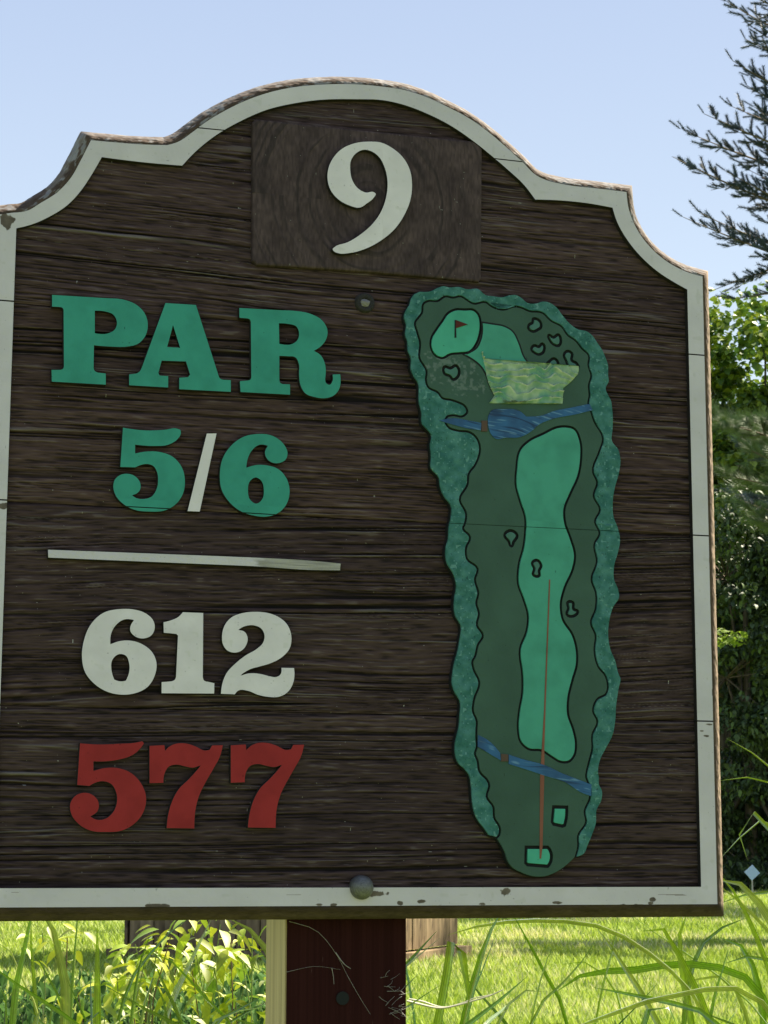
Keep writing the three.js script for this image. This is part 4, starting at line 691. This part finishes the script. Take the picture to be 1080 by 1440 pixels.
{
  const tones = [[0.56, 0.62, 0.045], [0.68, 0.70, 0.06], [0.42, 0.56, 0.045], [0.28, 0.44, 0.04]].map((c) => leafMat(lin(...c), { roughness: 0.5, specularIntensity: 0.6 }));
  const twig = std({ color: lin(0.16, 0.10, 0.06), roughness: 0.8 }), greenTwig = std({ color: lin(0.20, 0.26, 0.07), roughness: 0.7 });
  const shapes = [leafShape(0.034, 0.012, 0.3, 0.3), leafShape(0.042, 0.015, 0.25, 0.5), leafShape(0.028, 0.009, 0.35, 0.2)];
  const o = thing('leafy_sapling', 'leafy sapling with small bright yellow-green leaves left of the sign post', 'sapling');
  o.position.set(-0.36, groundY(-0.36, -3.2), -3.2);
  reseed(23);
  const spots = points3(LEAF_SPOTS).map((p) => p.sub(o.position)), trunks = [V3(-0.02, 0, 0), V3(0.1, 0, 0.05), V3(-0.22, 0, 0.02)];
  spots.forEach((p, i) => {
    const root = trunks[p.x < -0.12 ? 2 : i % 2], mid = V3(lerp(root.x, p.x, 0.45), p.y * 0.62, lerp(root.z, p.z, 0.5));
    part(o, 'stem', tube([root, mid, p.clone().add(V3(rr(-0.02, 0.02), -0.03, 0)), p], 0.0032, 0.0009, 14, 5), i % 3 ? greenTwig : twig);
    const n = 8;
    for (let k = 0; k < n; k++) {
      const m = part(o, 'leaf', shapes[Math.floor(rr(0, 3))], tones[Math.floor(rr(0, 4))]), t = k / n;
      m.position.copy(p).add(V3(rr(-0.034, 0.034), rr(-0.035, 0.016), rr(-0.03, 0.03)));
      m.rotation.set(rr(-0.1, 0.75), rr(0, 6.28), rr(-0.5, 0.5), 'YXZ');
      m.scale.setScalar(rr(0.7, 1.25));
    }
  });
  const rest = [], m4 = new THREE.Matrix4(), add = (p) => rest.push(m4.clone().compose(p, new THREE.Quaternion().setFromEuler(new THREE.Euler(rr(-0.1, 0.75), rr(0, 6.28), rr(-0.5, 0.5), 'YXZ')), V3(1, 1, 1).multiplyScalar(rr(0.7, 1.3))));
  for (const p of spots) for (let k = 0; k < 4; k++) add(p.clone().add(V3(rr(-0.04, 0.04), rr(-0.05, 0.016), rr(-0.04, 0.04))));
  for (let i = 0; i < 110; i++) add(V3(rr(-0.22, 0.22), rr(0.55, 1.17), rr(-0.2, 0.18)));
  const leaves = new THREE.InstancedMesh(shapes[0], leafMat(0xffffff, { roughness: 0.5, specularIntensity: 0.6 }), rest.length), lc = new THREE.Color();   // the smaller, half hidden leaves
  rest.forEach((m, i) => { leaves.setMatrixAt(i, m); const k = rr(0.45, 1.1); leaves.setColorAt(i, lc.setRGB(0.46 * k, 0.54 * k, 0.04)); });
  leaves.name = 'leaves'; leaves.castShadow = leaves.receiveShadow = true; leaves.userData.kind = 'stuff';
  o.add(leaves);
}
{                                                                       // the mown lawn behind: nobody could count its blades
  reseed(5);
  const gs = [];
  for (let i = 0; i < 7; i++) {
    const a = rr(0, 6.28), r = rr(0, 0.035), lean = rr(0.1, 0.6), h = rr(0.05, 0.095), w = rr(0.0045, 0.0085), c = Math.cos(a), s = Math.sin(a), x = r * Math.cos(i * 2.4), z = r * Math.sin(i * 2.4), lx = lean * h * c, lz = lean * h * s;
    const g = new THREE.BufferGeometry();
    g.setAttribute('position', new THREE.Float32BufferAttribute([x - s * w, 0, z + c * w, x + s * w, 0, z - c * w, x + lx * 0.4 - s * w * 0.8, h * 0.6, z + lz * 0.4 + c * w * 0.8, x + lx * 0.4 + s * w * 0.8, h * 0.6, z + lz * 0.4 - c * w * 0.8, x + lx * 1.1, h, z + lz * 1.1], 3));
    g.setIndex([0, 1, 2, 2, 1, 3, 2, 3, 4]); g.computeVertexNormals(); gs.push(g);
  }
  const N = 150000, lawn = new THREE.InstancedMesh(mergeGeometries(gs), new THREE.MeshPhysicalMaterial({ color: 0xffffff, roughness: 0.6, transmission: 0.5, thickness: 0, side: THREE.DoubleSide, specularIntensity: 0.5 }), N), m = new THREE.Matrix4(), q = new THREE.Quaternion(), col = new THREE.Color();
  let k = 0;
  while (k < N) {
    const d = 8.2 + 37 * Math.pow(rnd(), 1.7), x = rr(-0.26, 0.30) * (d + 1.5), z = -d, n = fbm(x * 0.9, z * 0.9, 3), s = rr(0.7, 1.25) * (0.7 + 0.6 * n) * (1 + 0.012 * d);
    q.setFromAxisAngle(V3(0, 1, 0), rr(0, 6.28));
    m.compose(V3(x, groundY(x, z) - 0.004, z), q, V3(s * (1 + 0.02 * d), s, s * (1 + 0.02 * d)));
    lawn.setMatrixAt(k, m);
    const dry = smoothstep(vn(x * 1.6 + 50, z * 1.6) * 0.35 + vn(x * 0.5, z * 0.4 + 20) * 0.35 + rnd() * 0.4, 0.55, 0.85), t = rnd();
    col.setRGB(lerp(lerp(0.26, 0.58, t), 0.76, dry), lerp(lerp(0.38, 0.70, t), 0.74, dry), lerp(lerp(0.035, 0.11, t), 0.38, dry));
    lawn.setColorAt(k, col); k++;
  }
  lawn.name = 'lawn'; lawn.castShadow = lawn.receiveShadow = true;
  lawn.userData = { kind: 'stuff', label: 'sunlit yellow-green lawn of short grass behind the sign', category: 'grass' };
  scene.add(lawn);
}

// ---------------------------------------------------------------- shed behind the sign
{
  const o = thing('wooden_shed', 'weathered brown shed of upright boards on a timber sill behind the sign post', 'shed'), yaw = degToRad(-19), c = Math.cos(yaw), s = Math.sin(yaw), W = 1.8, D = 1.2, H = 2.3;
  o.position.set(0.088, groundY(0.088, -12.29), -12.29);                // near corner
  o.rotation.y = yaw;
  const woodTex = tex(512, (u, v) => { const g = vn(u * 60, v * 4), n = fbm(u * 10, v * 6, 4); let k = mix3([0.13, 0.09, 0.05], [0.36, 0.27, 0.155], clamp(n * 1.3 - 0.1, 0, 1)); k = mix3(k, [0.07, 0.05, 0.035], smoothstep(vn(u * 24, v * 9), 0.72, 0.92) * 0.7); return scl3(k, 0.7 + 0.5 * g); }, true), bump = tex(256, (u, v) => vn(u * 60, v * 5));
  const woods = [1, 0.85, 0.7].map((k) => std({ map: woodTex, color: lin(k, k, k), bumpMap: bump, bumpScale: 0.003, roughness: 0.9, specularIntensity: 0.2 }));
  const board = (name, w, h, d, x, y, z, m) => { const g = new THREE.BoxGeometry(w, h, d); g.translate(0, h / 2, 0); const p = part(o, name, planar(g), m); p.position.set(x, y, z); return p; };
  reseed(3);
  board('sill', W + 0.12, 0.15, 0.14, -W / 2, -0.01, -0.01, woods[2]);
  board('sill', 0.14, 0.146, D + 0.02, -0.01, -0.008, -D / 2 - 0.09, woods[0]);
  for (let x = 0, i = 0; x < W - 0.05; i++) { const w = Math.min(W - x, rr(0.15, 0.2)); board('plank', w - 0.008, H, 0.024, -x - w / 2, 0.15, -0.04 - rr(0, 0.006), woods[i % 3]); x += w; }
  for (let z = 0.03, i = 0; z < D - 0.05; i++) { const w = Math.min(D - z, rr(0.2, 0.27)); board('plank', 0.024, H, w - 0.008, -0.02 - rr(0, 0.006), 0.15, -0.03 - z - w / 2, woods[i % 2]); z += w; }
  board('plank', W - 0.04, H, 0.02, -W / 2, 0.15, -D - 0.03, woods[2]);
  board('plank', 0.02, H, D - 0.03, -W + 0.02, 0.15, -D / 2 - 0.03, woods[2]);
  const roof = new THREE.BoxGeometry(W + 0.4, 0.06, D + 0.45); roof.rotateX(0.14); part(o, 'roof', planar(roof), woods[2]).position.set(-W / 2, H + 0.25, -D / 2);
}

// ---------------------------------------------------------------- trees
const barkMat = (() => { const t = tex(256, (u, v) => { const n = fbm(u * 16, v * 8, 4); return scl3([0.14, 0.115, 0.09], 0.5 + n); }, true); t.repeat.set(2, 6); return std({ map: t, bumpMap: t, bumpScale: 0.02, roughness: 0.95, specularIntensity: 0.2 }); })();
const DUMMY = new THREE.Object3D();
function copies(parent, name, geometry, material, list, tint) {       // a crown of small leaves or needle sprays
  const m = new THREE.InstancedMesh(geometry, material, list.length), c = new THREE.Color();
  list.forEach((e, i) => { DUMMY.position.copy(e.p); DUMMY.quaternion.copy(e.q); DUMMY.scale.set(e.s, e.s, e.s); DUMMY.updateMatrix(); m.setMatrixAt(i, DUMMY.matrix); const t = tint(); m.setColorAt(i, c.setRGB(t[0], t[1], t[2])); });
  m.name = numbered(name); m.castShadow = m.receiveShadow = true;
  m.userData.kind = 'stuff';
  parent.add(m);
  return m;
}
const quatTo = (dir, roll = 0) => { const q = new THREE.Quaternion().setFromUnitVectors(V3(0, 0, 1), dir.clone().normalize()); return q.multiply(new THREE.Quaternion().setFromAxisAngle(V3(0, 0, 1), roll)); };
function needleSpray(len, needle, n, width, splay) {                   // a twig along +z set with flat needles
  const pos = [], idx = [];
  const tri = (a, b, c) => { const k = pos.length / 3; pos.push(...a, ...b, ...c); idx.push(k, k + 1, k + 2); };
  for (const t of [0, 1.57]) { const x = 0.0035 * Math.cos(t), y = 0.0035 * Math.sin(t); tri([-x, -y, 0], [x, y, 0], [0, 0, len]); }
  for (let i = 0; i < n; i++) {
    const z = len * (0.04 + 0.96 * i / n), a = i * 2.4, l = needle * rr(0.75, 1.15), dx = Math.cos(a), dy = Math.sin(a), sp = splay;
    const tip = [dx * l * sp, dy * l * sp, z + l * Math.sqrt(1 - sp * sp)], w = width;
    tri([-dy * w, dx * w, z], [dy * w, -dx * w, z], tip);
  }
  const g = new THREE.BufferGeometry();
  g.setAttribute('position', new THREE.Float32BufferAttribute(pos, 3)); g.setIndex(idx); g.computeVertexNormals();
  return g;
}
// a spruce limb: drooping, upturned at the tip, with side shoots that carry needle sprays
function limb(from, to, sag, sprays, woods, density, spray) {
  const mid = from.clone().lerp(to, 0.5).add(V3(0, -sag, 0)), q3 = from.clone().lerp(to, 0.8).add(V3(0, -sag * 0.85, 0));
  const c = new THREE.CatmullRomCurve3([from, mid, q3, to]), L = c.getLength(), T = V3();
  woods.push(tube([from, mid, q3, to], 0.012 + L * 0.008, 0.004, 10, 5));
  const n = Math.round(L * density);
  for (let i = 0; i <= n; i++) {
    const t = Math.min(1, 0.1 + 0.9 * i / n), p = c.getPointAt(t);
    c.getTangentAt(Math.min(t, 0.999), T);
    const flat = V3(-T.z, 0, T.x).normalize();
    for (const sd of i === n ? [0] : [-1, 1]) {
      const len = (0.16 + 0.36 * L * (1 - t) * 0.55) * rr(0.6, 1.15), dir = T.clone().multiplyScalar(0.75).addScaledVector(flat, sd * rr(0.55, 1)).add(V3(0, rr(-0.25, 0.32), 0)).normalize();
      if (rnd() < 0.10) continue;
      const end = p.clone().addScaledVector(dir, len).add(V3(0, rr(-0.06, 0.05), 0));
      if (len > 0.22) woods.push(tube([p, p.clone().lerp(end, 0.5), end], 0.006, 0.003, 2, 3));
      const k = Math.max(1, Math.round(len / (spray * 0.55)));
      for (let j = 0; j < k; j++) {
        const b = p.clone().lerp(end, j / k), d2 = dir.clone().add(V3(rr(-0.35, 0.35), rr(-0.1, 0.55), rr(-0.35, 0.35)));
        sprays.push({ p: b, q: quatTo(d2, rr(0, 6)), s: rr(0.75, 1.25) });
        if (j < k - 1 || len > 0.3) sprays.push({ p: b.clone(), q: quatTo(dir.clone().addScaledVector(T, -0.2).addScaledVector(flat.clone(), rr(-0.9, 0.9)).add(V3(0, rr(-0.3, 0.6), 0)), rr(0, 6)), s: rr(0.6, 1.0) });
      }
    }
  }
}
const needleMat = (c) => new THREE.MeshPhysicalMaterial({ color: lin(...c), roughness: 0.6, side: THREE.DoubleSide, specularIntensity: 0.5, transmission: 0.2, thickness: 0 });
function conifer(name, label, category, pos, height, reach, first, gap, perWhorl, opts, special = []) {
  const o = thing(name, label, category, opts.group);
  o.position.set(pos[0], groundY(pos[0], pos[1]), pos[1]);
  part(o, 'trunk', tube([V3(0, -0.1, 0), V3(0.03, height * 0.5, 0.02), V3(0, height, 0)], height * 0.013 + 0.04, 0.012, 14, 10), barkMat);
  const sprays = [], woods = [];
  for (let y = first; y < height - 0.3; y += gap) {
    const k = 1 - (y - first) / (height - first), R = reach * Math.pow(k, 0.8) + 0.25, n = perWhorl, a0 = rr(0, 6.28);
    for (let i = 0; i < n; i++) {
      const a = a0 + (i / n) * 6.28 + rr(-0.25, 0.25), r = R * rr(0.75, 1.1);
      if (opts.skip && opts.skip(Math.cos(a), Math.sin(a), y)) continue;
      limb(V3(0, y + rr(-0.15, 0.15), 0), V3(r * Math.cos(a), y + r * opts.rise + rr(-0.2, 0.2), r * Math.sin(a)), r * opts.sag, sprays, woods, opts.density, opts.spray);
    }
  }
  for (const [y, tip, sag] of special) limb(V3(0, y, 0), tip.clone().sub(o.position), sag, sprays, woods, opts.density * 1.05, opts.spray);
  const w = part(o, 'limbs', mergeGeometries(woods), barkMat);
  w.userData.kind = 'stuff';
  copies(o, 'crown', opts.geo, opts.mat, sprays, opts.tint ?? (() => [1, 1, 1]));
  return o;
}
reseed(77);
const spruceSpray = needleSpray(0.17, 0.048, 52, 0.0058, 0.8), cedarSpray = needleSpray(0.26, 0.075, 40, 0.012, 0.75), pineSpray = needleSpray(0.10, 0.13, 54, 0.0022, 0.62);
const SPRUCE_TIPS = points3(SPRUCE_POINTS);
conifer('spruce_tree', 'tall dark spruce whose open branches reach in at the upper right', 'spruce', [6.9, -25.6], 17, 3.0, 5.2, 0.62, 6,
  { rise: -0.12, sag: 0.09, density: 5, spray: 0.19, geo: spruceSpray, mat: needleMat([0.052, 0.078, 0.085]), tint: () => { const k = rr(0.7, 1.3); return [k, k, k]; }, skip: (x, z, y) => x < -0.35 && Math.abs(z) < 0.95 && y > 6.4 && y < 15.4 },  // distance haze put into the bluish, lightened needle colour
  SPRUCE_TIPS.map((p, i) => [p.y - ([2.0, 1.9, 1.7, 1.9, 1.8, 1.5, 1.7, 1.7, 1.5, 1.2, 0.1, 0.3, 1.5, 1.4, 1.8, 1.3, 1.2, 1.3][i] ?? 1.4), p, [0.08, 0.06, 0.02, 0.05, 0.1, 0.1, 0.05, 0.12, 0.05, 0.16, -0.05, 0, 0.1, 0.1, 0.05, 0.2, 0.1, 0.1][i] ?? 0.1]));
function broadleaf(name, label, pos, height, blobs, count, leaf, tones, opts = {}) {
  const o = thing(name, label, 'tree');
  o.position.set(pos[0], groundY(pos[0], pos[1]), pos[1]);
  const lean = opts.lean ?? 0;
  part(o, 'trunk', tube([V3(0, -0.1, 0), V3(lean * 0.3, height * 0.35, 0), V3(lean, height * 0.8, 0)], height * 0.018, 0.03, 12, 9), barkMat);
  const limbs = [], list = [];
  const clumps = [];
  for (const [x, y, z, r, n] of blobs) for (let i = 0; i < n; i++) {
    const d = V3(rr(-1, 1), rr(-0.85, 1), rr(-1, 1)).normalize().multiplyScalar(r * Math.pow(rnd(), 0.4));
    clumps.push([V3(x, y, z).add(d), r * rr(0.16, 0.30)]);
  }
  for (const [x, y, z] of blobs) limbs.push(tube([V3(lean * 0.6, height * 0.3, 0), V3(lerp(lean, x, 0.5), lerp(height * 0.3, y, 0.6), z * 0.5), V3(x, y, z)], 0.07, 0.015, 6, 5));
  for (const [p] of clumps) if (rnd() < 0.5) { const b = blobs.reduce((m, k) => (Math.hypot(k[0] - p.x, k[1] - p.y, k[2] - p.z) < Math.hypot(m[0] - p.x, m[1] - p.y, m[2] - p.z) ? k : m)); limbs.push(tube([V3(b[0], b[1], b[2]), p.clone().lerp(V3(b[0], b[1], b[2]), 0.4), p], 0.018, 0.006, 3, 4)); }
  part(o, 'limbs', mergeGeometries(limbs), barkMat).userData.kind = 'stuff';
  for (let i = 0; i < count; i++) {
    const [c, r] = clumps[Math.floor(rnd() * clumps.length)];
    const d = V3(rr(-1, 1), rr(-0.7, 0.7), rr(-1, 1)).normalize().multiplyScalar(r * Math.pow(rnd(), 0.5));
    list.push({ p: c.clone().add(d), q: new THREE.Quaternion().setFromEuler(new THREE.Euler(rr(-0.2, 1.1), rr(0, 6.28), rr(-0.6, 0.6), 'YXZ')), s: rr(0.7, 1.3) });
  }
  copies(o, 'crown', leaf, opts.mat ?? leafMat(0xffffff, { roughness: 0.5, specularIntensity: 0.6 }), list, () => { const t = tones[Math.floor(rnd() * tones.length)], k = rr(0.8, 1.2); return [t[0] * k, t[1] * k, t[2] * k]; });
  return o;
}
const mapleLeaf = leafShape(0.14, 0.12, 0.2, 0.2);
broadleaf('maple_tree', 'sunlit yellow-green broadleaf tree behind the right edge of the sign', [6.3, -38.5], 12,
  [[0.9, 9.0, 0.4, 1.5, 26], [-0.2, 9.3, 0, 2.3, 34], [1.5, 7.4, 0.6, 2.0, 26], [-1.2, 7.0, 0.3, 2.0, 22], [0.3, 5.6, 0.8, 2.2, 26], [2.6, 8.2, -1.2, 1.5, 16], [2.6, 5.5, 0.2, 1.7, 22], [0.6, 7.6, -1.4, 2.2, 30], [0.2, 4.6, -1, 2, 20]], 50000, mapleLeaf, [[0.24, 0.34, 0.035], [0.30, 0.38, 0.04], [0.14, 0.24, 0.03], [0.08, 0.16, 0.03]]);
const darkTint = () => { const k = rr(0.55, 1.3); return [k, k * rr(0.95, 1.1), k]; };
for (const [x, z, h, r, label] of [[8.6, -36.5, 8.5, 2.3, 'dark evergreen at the right edge of the photo, behind the white square marker'], [6.6, -40.5, 8.2, 2.6, 'dark evergreen filling the gap behind the dark glossy-leaved tree']])
  conifer('dark_evergreen', label, 'evergreen', [x, z], h, r, 0.2, 0.36, 8, { group: 'dark evergreens under the sunlit tree', rise: -0.08, sag: 0.06, density: 6, spray: 0.24, geo: cedarSpray, mat: needleMat([0.038, 0.062, 0.040]), tint: darkTint });
const glossLeaf = leafShape(0.11, 0.06, 0.25, 0.35);
broadleaf('dark_leaved_tree', 'dark glossy-leaved tree in deep shade at the lower right edge of the sign', [6.1, -34.6], 6.6,
  [[-0.3, 5.3, 0, 1.5, 30], [0.9, 5.0, 0.2, 1.5, 30], [-0.4, 3.6, 0.3, 1.6, 34], [1.0, 3.3, 0.3, 1.6, 34], [0.2, 1.9, 0.4, 1.6, 34], [1.5, 1.7, 0.3, 1.4, 26], [-0.7, 1.0, 0.2, 1.2, 20], [0.6, 0.8, 0.6, 1.2, 24]], 46000, glossLeaf, [[0.065, 0.105, 0.040], [0.085, 0.125, 0.055], [0.04, 0.065, 0.03], [0.10, 0.16, 0.04]], { mat: new THREE.MeshPhysicalMaterial({ color: 0xffffff, roughness: 0.55, side: THREE.DoubleSide, specularIntensity: 0.4, transmission: 0.25, thickness: 0 }) });
{                                                                       // white pine with long soft needles, its bough crossing from the right
  conifer('pine_tree', 'pine with long soft needles, one pale bough crossing before the dark evergreens', 'pine', [5.2, -17.6], 9.5, 1.2, 6.4, 0.7, 4, { rise: 0.25, sag: 0.05, density: 7, spray: 0.12, geo: pineSpray, mat: needleMat([0.11, 0.17, 0.065]), tint: () => { const k = rr(0.75, 1.3); return [k, k, k]; }, skip: (x) => x < 0.1 },
    [[3.3, V3(2.62, 5.05, -16.6), -0.12], [3.0, V3(3.0, 4.75, -16.5), -0.05], [3.6, V3(2.95, 4.62, -17.0), 0.02], [2.7, V3(3.05, 4.3, -16.8), 0.05]].map(([y, t, s]) => [y - 0.0, t, s]));
}
{                                                                       // a few sunlit shoots in front of the dark trees
  const list = [], o = thing('leafy_shrub', 'small sunlit yellow-green shoots glowing in front of the dark glossy-leaved tree', 'shrub');
  o.position.set(4.2, groundY(4.2, -32.6), -32.6);
  reseed(31);
  const tip = V3(1.15, 4.15, 0), bend = V3(0.15, 3.2, 0);
  part(o, 'stem', mergeGeometries([tube([V3(0, -0.05, 0), bend, V3(0.7, 4.2, 0), tip], 0.025, 0.006, 12, 5), tube([V3(0, -0.05, 0), V3(0.1, 3.0, 0.1), V3(0.55, 4.35, 0.1), V3(0.95, 4.3, 0.1)], 0.02, 0.006, 12, 5)]), barkMat);
  for (let i = 0; i < 150; i++) { const x = rr(0.35, 1.5); list.push({ p: V3(x, 4.18 + rr(-0.13, 0.13) - 0.05 * x, rr(-0.25, 0.3)), q: new THREE.Quaternion().setFromEuler(new THREE.Euler(rr(-0.2, 0.9), rr(0, 6.28), rr(-0.5, 0.5), 'YXZ')), s: rr(0.5, 0.9) }); }
  copies(o, 'foliage', mapleLeaf, leafMat(0xffffff), list, () => { const k = rr(0.8, 1.2); return [0.22 * k, 0.33 * k, 0.035 * k]; });
}
{                                                                       // the wood beyond, one dark mass
  const list = [];
  reseed(91);
  for (let i = 0; i < 16000; i++) { const x = rr(3.5, 17), z = rr(-49, -45.5), y = groundY(x, z) + 7.4 * Math.sqrt(rnd()) * (0.9 + 0.15 * Math.sin(x * 1.7)); list.push({ p: V3(x, y, z), q: new THREE.Quaternion().setFromEuler(new THREE.Euler(rr(-0.2, 1.1), rr(0, 6.28), rr(-0.6, 0.6), 'YXZ')), s: rr(1.6, 3) }); }
  const w = copies(scene, 'woodland', mapleLeaf, new THREE.MeshPhysicalMaterial({ color: 0xffffff, roughness: 0.7, side: THREE.DoubleSide, transmission: 0.2, thickness: 0 }), list, () => { const k = rr(0.6, 1.3); return [0.05 * k, 0.075 * k, 0.035 * k]; });
  Object.assign(w.userData, { label: 'dark woodland closing the gaps behind the trees at the right edge', category: 'woodland' });
}
{                                                                       // dark weeds on the bank
  const list = [], o = thing('undergrowth', 'dark green low weeds in shade behind the bright sapling, under the left of the sign', 'undergrowth');
  o.position.set(-0.75, groundY(-0.75, -6.2), -6.2);
  reseed(61);
  part(o, 'stems', mergeGeometries([...Array(40).keys()].map(() => { const x = rr(-0.45, 0.42), z = rr(-0.4, 0.4), y = groundY(x - 0.75, z - 6.2) - o.position.y; return tube([V3(x, y, z), V3(x + rr(-0.05, 0.05), y + 0.3, z), V3(x + rr(-0.1, 0.1), 1.06 - o.position.y - rr(0, 0.1), z)], 0.004, 0.0015, 5, 4); })), std({ color: lin(0.05, 0.07, 0.03) })).userData.kind = 'stuff';
  for (let i = 0; i < 5500; i++) { const x = rr(-0.52, 0.46), z = rr(-0.5, 0.4); list.push({ p: V3(x, rr(0.66, 1.10 + 0.03 * Math.sin(x * 23)) - o.position.y, z), q: new THREE.Quaternion().setFromEuler(new THREE.Euler(rr(0.1, 1.0), rr(0, 6.28), rr(-0.5, 0.5), 'YXZ')), s: rr(0.6, 1.2) }); }
  copies(o, 'foliage', leafShape(0.05, 0.016, 0.25, 0.5), new THREE.MeshPhysicalMaterial({ color: 0xffffff, roughness: 0.95, specularIntensity: 0.2, side: THREE.DoubleSide, transmission: 0.4, thickness: 0 }), list, () => { const k = rr(0.6, 1.3); return [0.07 * k, 0.15 * k, 0.035 * k]; });
}
{                                                                       // small square marker on a stake
  const o = thing('lawn_marker', 'small pale square marker tilted on its corner, far right at the lawn edge', 'marker');
  o.position.set(5.02, groundY(5.02, -28.5), -28.5);
  const plate = new THREE.BoxGeometry(0.15, 0.15, 0.012); plate.rotateZ(0.72); plate.translate(0, 0.45, 0.012);
  part(o, 'plate', plate, std({ color: lin(0.32, 0.43, 0.72), roughness: 0.45 }));
  part(o, 'stake', tube([V3(0, -0.05, 0), V3(0, 0.25, 0), V3(0, 0.5, 0)], 0.011, 0.009, 4, 6), std({ color: lin(0.3, 0.3, 0.3), roughness: 0.6 }));
}
renderer.render(scene, camera);
